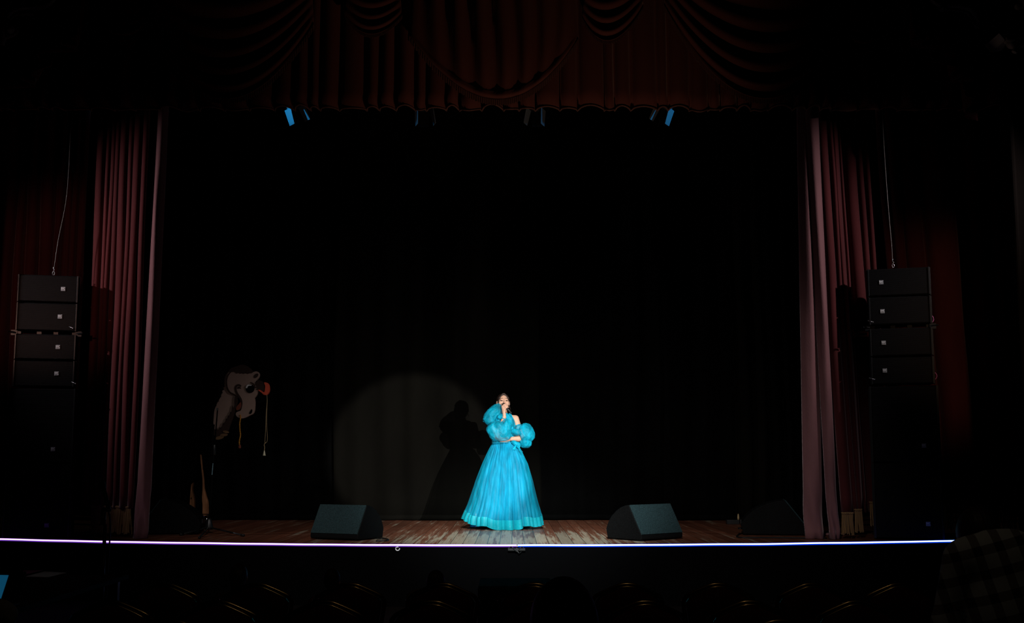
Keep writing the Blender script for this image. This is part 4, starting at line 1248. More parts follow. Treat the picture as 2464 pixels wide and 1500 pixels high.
# strings
rp = [(472, 830), (480, 880), (468, 960), (472, 1060), (478, 1130), (462, 1220), (468, 1290)]
P = crom([(cl(*q)[0], -0.03, cl(*q)[1]) for q in rp], 10)
MB().tube(P, [0.008 + 0.004 * ((i * 7) % 5) / 5 for i in range(len(P))], 7).build('tinsel_string', M['tinsel'], cam_root)
q = cl(468, 1285); MB().lathe([(0.016, -0.03), (0.02, -0.01), (0.012, 0.02)], (q[0], -0.03, q[1]), 8).build('tinsel_tuft', M['dull_red'], cam_root)
MB().tube(crom([(cl(*q)[0], -0.03, cl(*q)[1]) for q in [(858, 540), (862, 640), (850, 800), (842, 1000), (832, 1225), (845, 1235), (862, 1215), (866, 1150), (856, 980), (858, 800), (864, 640), (860, 545)]], 6), 0.0035, 5).build('cap_cord', M['cord'], cam_root)
MB().tube(crom([(cl(*q)[0], -0.03, cl(*q)[1]) for q in [(838, 1228), (820, 1270), (828, 1300), (822, 1350)]], 6), 0.005, 5).build('cord_knot', M['cord'], cam_root)
q = cl(822, 1385); MB().lathe([(0.020, -0.035), (0.014, 0.0), (0.006, 0.035)], (q[0], -0.03, q[1]), 10).build('tassel', M['tassel'], cam_root)
# body under its black cloth
flat('body_cloth', [lpx(*p) for p in [(515, 1000), (518, 1045), (506, 1100), (500, 1150), (488, 1130), (470, 1150), (448, 1175), (425, 1185), (395, 1180), (385, 1120), (400, 1040), (440, 985), (480, 965)]], 0.02, 0.30, M['black_cloth'])
# legs
l2 = lambda a, b: lpx(420 + a / 6.52, 1080 + b / 6.52)
def leg(poly, y0, y1):
    return MB().prism(smooth_poly([l2(*p) for p in poly], 3), y0, y1).build('leg', M['brown_wood'], cam_root, bevel=0.012)
lg = leg([(268, 470), (240, 540), (228, 640), (218, 760), (210, 900), (212, 1005), (276, 1008), (282, 860), (276, 760), (258, 690), (252, 620), (262, 540)], 0.08, 0.15)
MB().ball((l2(237, 785)[0], 0.078, l2(237, 785)[1]), (0.007, 0.004, 0.016), 8, 6).build('bolt_hole', M['black_matt'], lg)
lg2 = leg([(408, 120), (420, 115), (436, 290), (452, 470), (462, 620), (492, 740), (518, 830), (524, 930), (518, 1040), (448, 1042), (444, 900), (436, 760), (446, 560), (428, 330)], -0.02, 0.05)
lg3 = leg([(180, 840), (196, 840), (196, 1010), (176, 1010)], 0.2, 0.26)
def castor(px, yo, parent):
    x = lpx(px, 1240)[0]
    zt = lpx(px, 1238)[1]
    root_ = MB().box((x, yo, zt + 0.0), (0.10, 0.07, 0.012)).tube([(x - 0.025, yo, zt), (x - 0.02, yo, 0.045)], 0.012, 8).tube([(x + 0.025, yo, zt), (x + 0.05, yo, 0.05)], 0.010, 8).build('castor', M['chrome'], parent)
    R_ = Matrix.Translation((x + 0.035, yo, 0.045)) @ Matrix.Rotation(0.6, 4, 'Z') @ Matrix.Rotation(PI / 2, 4, 'X')
    MB().lathe([(0.02, -0.022), (0.042, -0.018), (0.046, 0), (0.042, 0.018), (0.02, 0.022)], (0, 0, 0), 20, M=R_).build('wheel', M['chrome'], root_, smooth=True)
castor(494, 0.015, lg2); castor(457, 0.115, lg); castor(449, 0.23, lg3)

# ================================================================== seats of the hall
def chair_proto():
    root = empty('banquet_chair', (0, 0, 0), 0)
    W = 0.44
    # backrest outline, seen from behind: dome with blunt shoulders, narrowing to the seat
    op = [(-0.15, 0.46), (-0.165, 0.55), (-0.20, 0.68), (-0.222, 0.785), (-0.214, 0.805), (-0.19, 0.825), (-0.08, 0.865), (-0.03, 0.877), (0.03, 0.877), (0.08, 0.865), (0.19, 0.825), (0.214, 0.805), (0.222, 0.785), (0.20, 0.68), (0.165, 0.55), (0.15, 0.46)]
    op = [(x * 0.79, z) for x, z in op]
    lean = lambda z: -0.10 * (z - 0.44) / 0.44
    fr = crom([(x, lean(z), z) for x, z in op], 4)
    MB().tube(fr, 0.0105, 8).build('back_frame', M['gold'], root, smooth=True)
    inner = [(x * 0.90, 0.47 + (z - 0.46) * 0.95) for x, z in op]
    P3 = crom([(x, 0, z) for x, z in inner], 3)
    mb = MB()
    nn = len(P3)
    ctr = Vector((0, 0, 0.66))
    vs = []
    for (k, dy) in ((1.0, -0.008), (0.97, -0.026), (0.6, -0.034), (0.0, -0.036)):
        for p in P3:
            q = ctr + (p - ctr) * k
            vs.append((q.x, lean(q.z) + dy, q.z))
    for (k, dy) in ((1.0, 0.010), (0.95, 0.034), (0.6, 0.045), (0.0, 0.046)):
        for p in P3:
            q = ctr + (p - ctr) * k
            vs.append((q.x, lean(q.z) + dy, q.z))
    fs = []
    def ring(a, b, flip):
        for i in range(nn):
            j = (i + 1) % nn
            f = (a * nn + i, a * nn + j, b * nn + j, b * nn + i)
            fs.append(f[::-1] if flip else f)
    ring(0, 1, 0); ring(1, 2, 0); ring(2, 3, 0); ring(4, 5, 1); ring(5, 6, 1); ring(6, 7, 1); ring(0, 4, 1)
    mb.add(vs, fs)
    mb.build('backrest', M['seat_red'], root, smooth=True)
    MB().tube(crom([(p.x, lean(p.z) - 0.012, p.z) for p in P3[::3]], 3), 0.005, 6).build('piping', M['gold'], root, smooth=True)
    mb = MB(); mb.box((0, 0.22, 0.445), (0.41, 0.42, 0.07)); mb.build('seat', M['seat_red'], root, bevel=0.025)
    mb = MB(); mb.box((0, 0.22, 0.40), (0.40, 0.40, 0.02)); mb.build('seat_frame', M['gold'], root)
    for s in (-1, 1):
        MB().tube([(s * 0.12, -0.005, 0.46), (s * 0.18, 0.02, 0.38), (s * 0.19, -0.06, 0.0)], 0.011, 8).build('leg', M['gold'], root, smooth=True)
        MB().tube([(s * 0.18, 0.40, 0.40), (s * 0.19, 0.42, 0.0)], 0.011, 8).build('leg', M['gold'], root, smooth=True)
    return root
proto = chair_proto()
chairs = []
def place_chair(px, Y, rz, label, group, first=[True]):
    r = proto if first[0] else copy_tree(proto)
    first[0] = False
    x = pt(px, 1420, Y).x
    r.location = (x, Y, 0); r.rotation_euler = (0, 0, rz)
    tag(r, label, 'chair', group)
    chairs.append(r)
    return r
row1 = [(408, 'far row, third place from the laptop table'), (626, 'far row, under the farther left child'), (846, 'far row, under the child in dull red'), (1068, 'far row, just left of the black case'),
        (1286, 'far row, half hidden by the foreground head'), (1506, 'far row, first right of the foreground head'), (1722, 'far row, second right of the foreground head'),
        (1942, 'far row, third right of the foreground head'), (2150, 'far row, beside the elbow of the plaid shirt'), (2368, 'far row, beyond the person in plaid')]
GR = 'banquet chairs in the hall'
rnd = random.Random(12)
BASE = 'maroon banquet chair with gold frame, '
for px, lb in row1:
    place_chair(px, 6.05, rnd.uniform(-0.03, 0.03), BASE + lb, GR)
row2 = [(285, 'near row, leftmost with its top in view'), (538, 'near row, between the two left children'), (790, 'near row, before the child in dull red'), (1042, 'near row, before the hunched child'),
        (1294, 'near row, beyond the foreground head'), (1546, 'near row, right beside the foreground head'), (1795, 'near row, second right of the foreground head'), (2045, 'near row, third right of the foreground head')]
for px, lb in row2:
    place_chair(px, 5.32, rnd.uniform(-0.03, 0.03), BASE + lb, GR)
place_chair(2328, 5.45, 0.02, BASE + 'near row, in front of the plaid shirt', GR)
for px, lb in [(432, 'lowest at the left, cut by the bottom edge'), (1860, 'lowest at the right, cut by the bottom edge')]:
    place_chair(px, 4.70, rnd.uniform(-0.03, 0.03), BASE + lb, GR)

# black case before the stage
p0 = pt(1165, 1396, 7.5)
root = empty('equipment_case', (pt(1240, 1415, 7.1).x, 7.28, 0), 0, 'black equipment case with a bluish lit top in the hall, below the singer', 'case')
zt = pt(1240, 1415, 7.05).z
MB().box((0, 0, zt / 2), (0.42, 0.46, zt)).build('body', M['cabinet_dark'], root, bevel=0.01)
MB().box((0, 0, zt - 0.005), (0.44, 0.48, 0.03)).build('lid', M['foam'], root, bevel=0.006)  # stage light on the lid put into its teal colour
for s in (-1, 1):
    MB().box((s * 0.212, -0.232, zt / 2), (0.02, 0.02, zt)).build('corner_strip', M['black_metal'], root)

# table at the far left with papers and a laptop
zt = 0.775
root = empty('table', (-3.05, 6.75, 0), 0, 'dark table at the left edge carrying papers and the blue screen', 'table')
MB().box((0, 0, zt - 0.02), (1.20, 1.70, 0.03)).build('tabletop', M['black_paint'], root, bevel=0.004)
for a in (-1, 1):
    for b in (-1, 1):
        MB().box((a * 0.54, b * 0.78, (zt - 0.035) / 2), (0.04, 0.04, zt - 0.035)).build('leg', M['black_metal'], root)
zl = zt - 0.004
def sheet(pts, z, m, name, label):
    mb = MB(); mb.add([(p.x, p.y, z) for p in pts], [(0, 1, 2, 3)])
    return tag(mb.build(name, m, solid=0.002), label, 'paper', 'papers on the table')
sheet([ptz(62, 1388, zl), ptz(116, 1389.5, zl), ptz(160, 1379, zl), ptz(108, 1376, zl)], zl, M['paper'], 'paper_sheet', 'white paper sheet lying on the table beside the blue screen')
sheet([ptz(54, 1382, zl + 0.004), ptz(74, 1380, zl + 0.004), ptz(104, 1372.5, zl + 0.004), ptz(56, 1373.5, zl + 0.004)], zl + 0.004, M['pink_paper'], 'paper_sheet', 'pink paper sheet behind the white one on the table')
YLp = 6.02
root = empty('laptop', (pt(-40, 1440, YLp).x, YLp, zl), math.radians(-10), 'open laptop with a glowing blue screen at the left picture edge', 'laptop')
MB().box((0, -0.08, 0.008), (0.40, 0.17, 0.014)).build('base', M['black_metal'], root, bevel=0.004)
R = Matrix.Translation((0, 0.01, 0.012)) @ Matrix.Rotation(math.radians(-12), 4, 'X')
mb = MB(); mb.add([(x, y, z) for y in (-0.004, 0.004) for x, z in ((-0.19, 0), (0.185, 0), (0.205, 0.155), (-0.19, 0.155))], [(0, 1, 2, 3), (7, 6, 5, 4), (0, 4, 5, 1), (1, 5, 6, 2), (2, 6, 7, 3), (3, 7, 4, 0)], 0, R)
mb.build('lid', M['black_metal'], root, bevel=0.003)
mb = MB(); mb.add([(-0.17, -0.006, 0.016), (0.092, -0.006, 0.016), (0.112, -0.006, 0.135), (-0.17, -0.006, 0.135)], [(0, 1, 2, 3)], 0, R)
mb.build('screen', M['screen'], root, solid=0.002)
mb = MB()
for i in range(12):
    for j in range(4):
        mb.box((-0.15 + i * 0.027, -0.04 - j * 0.027, 0.017), (0.022, 0.022, 0.004))
mb.build('keyboard', M['rubber'], root)

# ================================================================== the singer
gp = ptz(1210, 1272, STAGE)
singer = empty('person', tuple(gp), 0, 'young woman singing in a turquoise organza gown with puffed sleeves, one arm across her waist', 'person')
PXM = F / gp.y * 1.0
def gx(px): return (px - 1210) * gp.y / F
def gz_(py): return (1272 - py) * gp.y / F * 1.006

# head frame
HC = Vector((0.003, 0.0, 1.617))
HR = Matrix.Rotation(math.radians(9), 3, 'Z') @ Matrix.Rotation(math.radians(-11), 3, 'X')
HS = 1.0
def hp(x, y, z): return tuple(HC + HR @ (Vector((x, y, z)) * HS))
HRl = [list(r) for r in HR]

# torso and arm joints
SHL, ELL, WRL = (-0.150, 0.015, 1.405), (-0.070, -0.135, 1.165), (0.020, -0.190, 1.425)
SHR, ELR, WRR = (0.162, 0.010, 1.405), (0.245, -0.010, 1.150), (0.085, -0.110, 1.140)

def torso(S, grow=0.0):
    S.cap((0.0, 0.01, 0.93), (0.0, 0.01, 0.99), 0.150 + grow, 0.140 + grow, k=0.05, sy=0.72)
    S.cap((0.005, 0.005, 1.08), (0.005, 0.005, 1.14), 0.112 + grow, 0.112 + grow, k=0.08, sy=0.75)
    S.cap((0.005, 0.0, 1.24), (0.005, 0.005, 1.34), 0.125 + grow, 0.135 + grow, k=0.08, sy=0.72)
    for s in (-1, 1):
        S.ell((s * 0.062 + 0.005, -0.070, 1.295), (0.060 + grow, 0.050 + grow, 0.058 + grow), k=0.03)
    S.cap((-0.10, 0.01, 1.400), (0.11, 0.01, 1.400), 0.045 + grow, k=0.05)

def legs(S):
    for s in (-1, 1):
        S.cap((s * 0.080, 0.01, 0.92), (s * 0.095, 0.0, 0.50), 0.082, 0.052, k=0.04)
        S.cap((s * 0.095, 0.0, 0.50), (s * 0.100, 0.02, 0.14), 0.052, 0.033, k=0.02)
        S.cap((s * 0.100, 0.02, 0.12), (s * 0.105, -0.10, 0.045), 0.036, 0.026, k=0.02)

B = SDF((-0.30, -0.32, 0.0), (0.36, 0.22, 1.78), 0.0045)
torso(B); legs(B)
# neck and head
B.cap((0.006, 0.015, 1.40), hp(0, 0.025, -0.05), 0.052, 0.048, k=0.03)
B.ell(hp(0, 0.012, 0.035), (0.074 * HS, 0.090 * HS, 0.078 * HS), HRl, k=0.02)
B.ell(hp(0, -0.030, -0.030), (0.064 * HS, 0.062 * HS, 0.076 * HS), HRl, k=0.03)
B.cap(hp(-0.012, -0.072, -0.098), hp(0.012, -0.072, -0.098), 0.017 * HS, k=0.03)
for s in (-1, 1):
    B.ell(hp(s * 0.045, -0.056, -0.022), (0.022 * HS, 0.022 * HS, 0.026 * HS), HRl, k=0.02)
    B.ell(hp(s * 0.033, -0.096, 0.008), (0.017 * HS, 0.014 * HS, 0.011 * HS), HRl, k=0.012, op='sub')
    B.cap(hp(s * 0.012, -0.089, 0.028), hp(s * 0.044, -0.076, 0.028), 0.006 * HS, k=0.012)
    B.ell(hp(s * 0.011, -0.098, -0.036), (0.008 * HS, 0.009 * HS, 0.007 * HS), HRl, k=0.008)
    B.ell(hp(s * 0.079, 0.010, -0.010), (0.012 * HS, 0.020 * HS, 0.032 * HS), HRl, k=0.006)
    B.ell(hp(s * 0.088, 0.002, -0.008), (0.006 * HS, 0.010 * HS, 0.016 * HS), HRl, k=0.004, op='sub')
for s in (-1, 1):
    B.ell(hp(s * 0.033, -0.0850, 0.0125), (0.0175 * HS, 0.0120 * HS, 0.0095 * HS), HRl, k=0.005)
B.cap(hp(0, -0.089, 0.018), hp(0, -0.110, -0.032), 0.007 * HS, 0.011 * HS, k=0.010)
for s in (-1, 1):
    B.ell(hp(s * 0.006, -0.106, -0.043), (0.004 * HS, 0.004 * HS, 0.004 * HS), HRl, k=0.003, op='sub')
B.cap(hp(-0.018, -0.088, -0.060), hp(0.018, -0.088, -0.060), 0.007 * HS, k=0.006)
B.cap(hp(-0.014, -0.086, -0.078), hp(0.014, -0.086, -0.078), 0.008 * HS, k=0.006)
B.ell(hp(0, -0.096, -0.069), (0.012 * HS, 0.012 * HS, 0.006 * HS), HRl, k=0.004, op='sub')
# arms
def arm(S, sh, el, wr, g=0.0, k=0.03):
    S.cap(sh, el, 0.046 + g, 0.037 + g, k=k)
    m_ = Vector(el).lerp(Vector(wr), 0.3)
    S.cap(el, tuple(m_), 0.037 + g, 0.036 + g, k=k)
    S.cap(tuple(m_), wr, 0.036 + g, 0.0235 + g, k=0.015)
arm(B, SHL, ELL, WRL); arm(B, SHR, ELR, WRR)

# raised hand closed around the microphone
MIC0 = Vector((0.014, -0.150, 1.579)); MIC1 = Vector((0.096, -0.214, 1.482))
ax = (MIC1 - MIC0).normalized()
u_ = Vector((-1.0, -0.15, -0.2)); u_ = (u_ - ax * u_.dot(ax)).normalized()
w_ = ax.cross(u_).normalized()
if w_.y > 0: w_ = -w_
mc = MIC0 + ax * 0.043
kn = []
Lf = [0.92, 1.0, 0.97, 0.82]
for i in range(4):
    kn.append(mc + ax * (i - 1.5) * 0.0185 + u_ * 0.038 + w_ * 0.006)
palm_c = mc + u_ * 0.045 - w_ * 0.004
for i in range(4):
    c = mc + ax * (i - 1.5) * 0.0185
    root_p = Vector(WRL).lerp(kn[i], 0.25)
    B.cap(tuple(root_p), tuple(kn[i]), 0.015, 0.0115, k=0.012)
    ang = [math.radians(a * Lf[i]) for a in (15, 70, 125, 185)]
    rad = [0.036, 0.030, 0.026, 0.0235]
    P = [c + u_ * math.cos(a) * r + w_ * math.sin(a) * r for a, r in zip(ang, rad)]
    rr = [0.0100, 0.0092, 0.0085, 0.0076]
    for q in range(3):
        B.cap(tuple(P[q]), tuple(P[q + 1]), rr[q], rr[q + 1], k=0.004)
tb = Vector(WRL).lerp(mc + u_ * 0.03, 0.55) - w_ * 0.012
t1 = mc - ax * 0.022 + u_ * 0.026 - w_ * 0.020
t2 = mc - ax * 0.044 + u_ * 0.010 - w_ * 0.026
B.cap(tuple(tb), tuple(t1), 0.0135, 0.0110, k=0.008)
B.cap(tuple(t1), tuple(t2), 0.0110, 0.0085, k=0.004)
# resting hand tucked under the other elbow
d = (Vector(WRR) - Vector(ELR)).normalized()
sd = Vector((0, 0, 1)); out = d.cross(sd).normalized()
pc = Vector(WRR) + d * 0.05
for i in range(4):
    o = sd * (0.027 - 0.018 * i)
    k0 = Vector(WRR) + d * 0.085 + o * 0.9
    B.cap(tuple(Vector(WRR) + d * 0.01 + o * 0.5), tuple(k0), 0.0155, 0.0115, k=0.012)
    L_ = [0.072, 0.080, 0.074, 0.058][i]
    k1 = k0 + d * L_ * 0.5 + Vector((0, 0.012, 0)); k2 = k1 + d * L_ * 0.32 + Vector((0, 0.016, 0)); k3 = k2 + d * L_ * 0.22 + Vector((0, 0.016, 0))
    B.cap(tuple(k0), tuple(k1), 0.0100, 0.0090, k=0.004); B.cap(tuple(k1), tuple(k2), 0.0090, 0.0083, k=0.004); B.cap(tuple(k2), tuple(k3), 0.0083, 0.0072, k=0.004)
th0 = Vector(WRR) + d * 0.03 + sd * 0.022
B.cap(tuple(th0), tuple(th0 + d * 0.035 + sd * 0.022), 0.013, 0.0105, k=0.008)
B.cap(tuple(th0 + d * 0.035 + sd * 0.022), tuple(th0 + d * 0.066 + sd * 0.024), 0.0105, 0.008, k=0.004)

HRi = np.array(HR)
def head_local(P):
    return ((P - np.array(HC)) @ HRi) / HS
def face_paint(P):
    q = head_local(P)
    mi = np.zeros(len(P), int)
    lip = (np.abs(q[:, 0]) < 0.025 - 0.25 * np.abs(q[:, 2] + 0.069)) & (np.abs(q[:, 2] + 0.069) < 0.016) & (q[:, 1] < -0.075) & (q[:, 1] > -0.104)
    mi[lip] = 1
    return mi
B.mesh('body', [M['skin'], M['lips']], singer, matfn=face_paint)
# eyes
for s in (-1, 1):
    c = hp(s * 0.0330, -0.0805, 0.0075)
    e = MB().ball(c, 0.0115 * HS, 16, 12).build('eye', M['eye_white'], singer, smooth=True)
    ic = hp(s * 0.0330 + 0.001, -0.0875, 0.0020)
    MB().ball(ic, 0.0072 * HS, 12, 8).build('iris', M['eye_dark'], e, smooth=True)
    MB().tube(crom([hp(s * 0.0190, -0.0910, 0.0010), hp(s * 0.028, -0.0965, 0.0035), hp(s * 0.037, -0.0950, 0.0035), hp(s * 0.0500, -0.083, 0.0005)], 5), [0.0012, 0.0022, 0.0024, 0.0026, 0.0026, 0.0026, 0.0026, 0.0026, 0.0025, 0.0024, 0.0022, 0.0022, 0.002, 0.002, 0.0018, 0.0014], 6).build('eyelashes', M['hair'], singer, smooth=True)
    MB().tube(crom([hp(s * 0.017, -0.0965, 0.0275), hp(s * 0.031, -0.0945, 0.0335), hp(s * 0.045, -0.086, 0.0320), hp(s * 0.055, -0.076, 0.0260)], 5), [0.0017] * 4 + [0.0023] * 4 + [0.0022] * 4 + [0.0017] * 3 + [0.0010], 6).build('eyebrow', M['hair'], singer, smooth=True)
# hair: slick cap with a centre parting, low bun, loose strands
H = SDF((-0.15, -0.18, 1.45), (0.20, 0.22, 1.80), 0.0045)
H.ell(hp(0, 0.020, 0.036), (0.0825 * HS, 0.0940 * HS, 0.0860 * HS), HRl, k=0.01)
H.ell(hp(0, 0.045, -0.030), (0.073 * HS, 0.064 * HS, 0.070 * HS), HRl, k=0.03)
H.ell(hp(0.012, 0.115, -0.045), (0.042 * HS, 0.038 * HS, 0.042 * HS), HRl, k=0.02)
H.ell(hp(0, -0.088, 0.000), (0.0670 * HS, 0.085 * HS, 0.084 * HS), HRl, k=0.008, op='sub')
H.ell(hp(0, -0.060, -0.080), (0.090 * HS, 0.080 * HS, 0.072 * HS), HRl, k=0.01, op='sub')
for s in (-1, 1):
    H.ell(hp(s * 0.083, 0.002, -0.014), (0.020 * HS, 0.022 * HS, 0.030 * HS), HRl, k=0.006, op='sub')
    # side wings framing the forehead
    H.cap(hp(s * 0.010, -0.058, 0.100), hp(s * 0.059, -0.053, 0.045), 0.012 * HS, 0.010 * HS, k=0.012)
    H.cap(hp(s * 0.059, -0.053, 0.045), hp(s * 0.073, -0.024, -0.005), 0.010 * HS, 0.007 * HS, k=0.012)
H.cap(hp(0, -0.075, 0.115), hp(0, 0.02, 0.128), 0.003, k=0.006, op='sub')
hair = H.mesh('hair', M['hair'], singer)
for pts_, r in [([hp(-0.030, -0.078, 0.085), hp(-0.060, -0.074, 0.050), hp(-0.068, -0.064, 0.005), hp(-0.066, -0.058, -0.035)], 0.0035),
                ([hp(0.035, -0.072, 0.080), hp(0.066, -0.058, 0.040), hp(0.073, -0.043, -0.010), hp(0.077, -0.038, -0.060), hp(0.086, -0.033, -0.085)], 0.003),
                ([hp(0.068, 0.0, -0.03), hp(0.085, 0.0, -0.07), hp(0.096, -0.005, -0.10)], 0.004),
                ([hp(-0.070, -0.02, -0.02), hp(-0.071, -0.025, -0.05), hp(-0.067, -0.03, -0.07)], 0.003)]:
    C_ = crom(pts_, 6)
    MB().tube(C_, [r * (1 - 0.7 * i / len(C_)) for i in range(len(C_))], 6).build('loose_strand', M['hair'], hair, smooth=True)
# bodice with a high halter neck
D_ = SDF((-0.26, -0.22, 1.02), (0.28, 0.20, 1.55), 0.005)
torso(D_, 0.008)
D_.cap((0.006, 0.012, 1.40), (0.008, 0.012, 1.475), 0.060, 0.058, k=0.04)
D_.plane((0, 0, 1.475), (0.0, 0.10, 1.0))
D_.plane((0.115, 0, 1.46), (1.0, 0.0, 0.16))
D_.plane((-0.115, 0, 1.46), (-1.0, 0.0, 0.16))
D_.plane((0, 0, 1.085), (0, 0, -1))
D_.mesh('bodice', M['bodice'], singer)
# draped gauze over the chest, from the neck to the waist
def drapeP(i, j):
    s = i / 30; t = j / 24
    z = 1.475 - t * 0.36
    wv = 0.055 + 0.075 * math.sin(PI * min(1, t * 1.1)) ** 0.8 + 0.02 * t
    x = 0.012 + (s * 2 - 1) * wv + 0.02 * (1 - t)
    q = (x - 0.005) / 0.15
    y = -0.105 * math.sqrt(max(0.02, 1 - q * q)) - 0.012 - 0.03 * math.sin(PI * min(1, t * 1.4)) + 0.008 * math.sin(s * 26 + 6 * t + 2 * noise.noise(Vector((s * 4, t * 4, 2))))
    return (x, y, z)
MB().grid(drapeP, 30, 24).build('chest_drape', M['organza'], singer, smooth=True, solid=0.002)
# waistband
mb = MB()
mb.grid(lambda i, j: (0.006 + 0.127 * math.cos(2 * PI * i / 48), 0.005 + 0.098 * math.sin(2 * PI * i / 48), 1.082 + 0.034 * j / 4 + 0.003 * math.sin(i * 0.9)), 48, 4, closed_u=True)
mb.build('waistband', M['hem'], singer, smooth=True, solid=0.006)

# skirt
rows = [(1066, 1187.5, 1235.5), (1075, 1183, 1243), (1090, 1175, 1254), (1120, 1161, 1268.5), (1160, 1145, 1281), (1215, 1127, 1294), (1246, 1113, 1303), (1275, 1110, 1308)]
def prof(py):
    for a, b in zip(rows, rows[1:]):
        if py <= b[0]:
            t = (py - a[0]) / (b[0] - a[0])
            return a[1] + (b[1] - a[1]) * t, a[2] + (b[2] - a[2]) * t
    return rows[-1][1], rows[-1][2]
def hem_z(th):
    # th 0 = right, 90 = back, 180 = left, 270 = front ; the left side of the hem swings up
    c, s = math.cos(th), math.sin(th)
    left = max(0, -c) ** 2.2
    right = max(0, c) ** 3
    back = max(0, s) ** 1.0
    return 0.006 + 0.125 * left + 0.045 * right + 0.03 * back + 0.034 * max(0, math.sin(th * 6 + 0.9)) ** 1.5 * (1 - left)
def flute(th, ph=0.0):
    """rounded flutes with narrow valleys, unevenly spaced"""
    w1 = th * 9 + 1.3 * math.sin(2 * th + 0.7 + ph) + 0.9 * math.sin(5 * th + 2.1 * ph) + ph
    w2 = th * 17 + 1.5 * math.sin(3 * th + 1.1 + ph) + ph * 1.7
    return (abs(math.sin(w1)) ** 0.55 - 0.75) * 0.75 + (abs(math.sin(w2)) ** 0.6 - 0.7) * 0.30
def skirt_pt(th, t, shrink=1.0, amp=1.0, ph=0.0, lift=0.0, off=0.0):
    hz = hem_z(th) + lift
    z = 1.092 + (hz - 1.092) * t
    py = 1272 - z * F / gp.y
    xl, xr_ = prof(py)
    xl = gx(xl); xr_ = gx(xr_)
    cx = (xl + xr_) / 2; rx = (xr_ - xl) / 2
    k = 1 - (1 - shrink) * t ** 0.7
    rx = rx * k
    ry = rx * (0.80 - 0.0 * t) + 0.01
    a_ = (0.03 + 0.20 * t ** 0.8) * amp
    f = flute(th, ph)
    gather = 0.030 * (1 - t) ** 2 * math.sin(44 * th)
    env = 1 - 0.85 * abs(math.cos(th)) ** 6          # keep the outline
    r = 1 + a_ * f * env + gather
    r += 0.02 * t * noise.noise(Vector((math.cos(th) * 2, math.sin(th) * 2, t * 3 + ph)))
    return (cx + (rx + off) * math.cos(th) * r, 0.005 + (ry + off) * math.sin(th) * r, max(z, 0.004))
NT, NR = 360, 46
MB().grid(lambda i, j: skirt_pt(2 * PI * i / NT, j / NR), NT, NR, closed_u=True).build('skirt', M['organza_skirt'], singer, smooth=True)
MB().grid(lambda i, j: skirt_pt(2 * PI * i / NT, j / NR, 0.93, 0.9, 1.7, 0.008), NT, NR, closed_u=True).build('petticoat', M['organza_skirt'], singer, smooth=True)
MB().grid(lambda i, j: skirt_pt(2 * PI * i / NT, j / NR, 0.70, 1.25, 3.1, 0.012), NT, NR, closed_u=True).build('lining', M['lining'], singer, smooth=True)
# stiff pale hem band
MB().grid(lambda i, j: skirt_pt(2 * PI * i / NT, 0.893 + 0.107 * j / 5, off=0.003), NT, 5, closed_u=True).build('hem_band', M['hem'], singer, smooth=True)
hp_ = [Vector(skirt_pt(2 * PI * i / NT, 1.0, off=0.003)) for i in range(NT)]
MB().tube(hp_, 0.0045, 5, closed=True).build('hem_piping', M['hem'], singer, smooth=True)
# satin underskirt frill showing under the lifted hem at the left
mb = MB()
c0 = (gx(1146), -0.10)
mb.grid(lambda i, j: (c0[0] + (0.050 + 0.012 * math.sin(i * 1.57)) * math.cos(2 * PI * i / 28) * (1 + 0.25 * j / 6), c0[1] + 0.05 * math.sin(2 * PI * i / 28) * (1 + 0.25 * j / 6), 0.20 - 0.175 * j / 6), 28, 6, closed_u=True)
mb.build('satin_frill', M['satin_dark'], singer, smooth=True)
# shoes
for s in (-1, 1):
    mb = MB()
    Sx = 0.103 * s
    mb.ball((Sx, -0.115, 0.035), (0.042, 0.085, 0.034), 14, 10)
    mb.ball((Sx, -0.02, 0.075), (0.036, 0.07, 0.05), 14, 10)
    mb.tube([(Sx, 0.045, 0.09), (Sx, 0.05, 0.0)], [0.02, 0.008], 8)
    mb.build('shoe', M['satin_dark'], singer, smooth=True)
# toe of a gold sandal peeping out left of the hem
# sleeves: gathered puffs of organza
def ridge(v):
    return 1 - 2.2 * abs(noise.noise(v))
def puff(mb, c, r, rotm, nf, seed, wr=0.10, ns=132, nv=84):
    c = Vector(c)
    def P(i, j):
        a = 2 * PI * i / ns; b = PI * j / nv
        d_ = Vector((math.sin(b) * math.cos(a), math.sin(b) * math.sin(a), math.cos(b)))
        q = 1 + wr * 0.35 * math.sin(nf * a + 2.6 * noise.noise(Vector((b * 1.3, seed, 0.5))) + 1.6 * math.sin(b * 2 + seed)) * (0.25 + 0.75 * abs(math.cos(b)) ** 2) * math.sin(b)
        w1 = Vector((noise.noise(d_ * 2 + Vector((seed, 3, 0))), noise.noise(d_ * 2 + Vector((7, seed, 0))), noise.noise(d_ * 2 + Vector((0, 1, seed)))))
        dd_ = d_ + w1 * 0.35
        q += 0.13 * noise.noise(d_ * 1.5 + Vector((seed, 0, 0)))
        k_ = 0.35 + 0.65 * abs(math.cos(b))
        q += wr * (0.45 * ridge(dd_ * 1.7 + Vector((0, seed, 0))) + 0.16 * ridge(dd_ * 3.4 + Vector((seed, 5, 0))) + 0.30 * k_ * math.sin(b) * noise.noise(Vector((math.cos(a + w1.x) * 4.5, math.sin(a + w1.x) * 4.5, b * 0.9 + seed))))
        v = Vector((d_.x * r[0], d_.y * r[1], d_.z * r[2])) * q
        return tuple(c + rotm @ v)
    mb.grid(P, ns, nv, closed_u=True)
    return mb
Ry = lambda a: Matrix.Rotation(math.radians(a), 3, 'Y')
mb = MB()
puff(mb, (gx(1187), -0.045, gz_(1003)), (0.088, 0.100, 0.160), Ry(45), 9, 1.3)
puff(mb, (gx(1179), -0.060, gz_(1018)), (0.070, 0.095, 0.078), Ry(0), 7, 4.3)
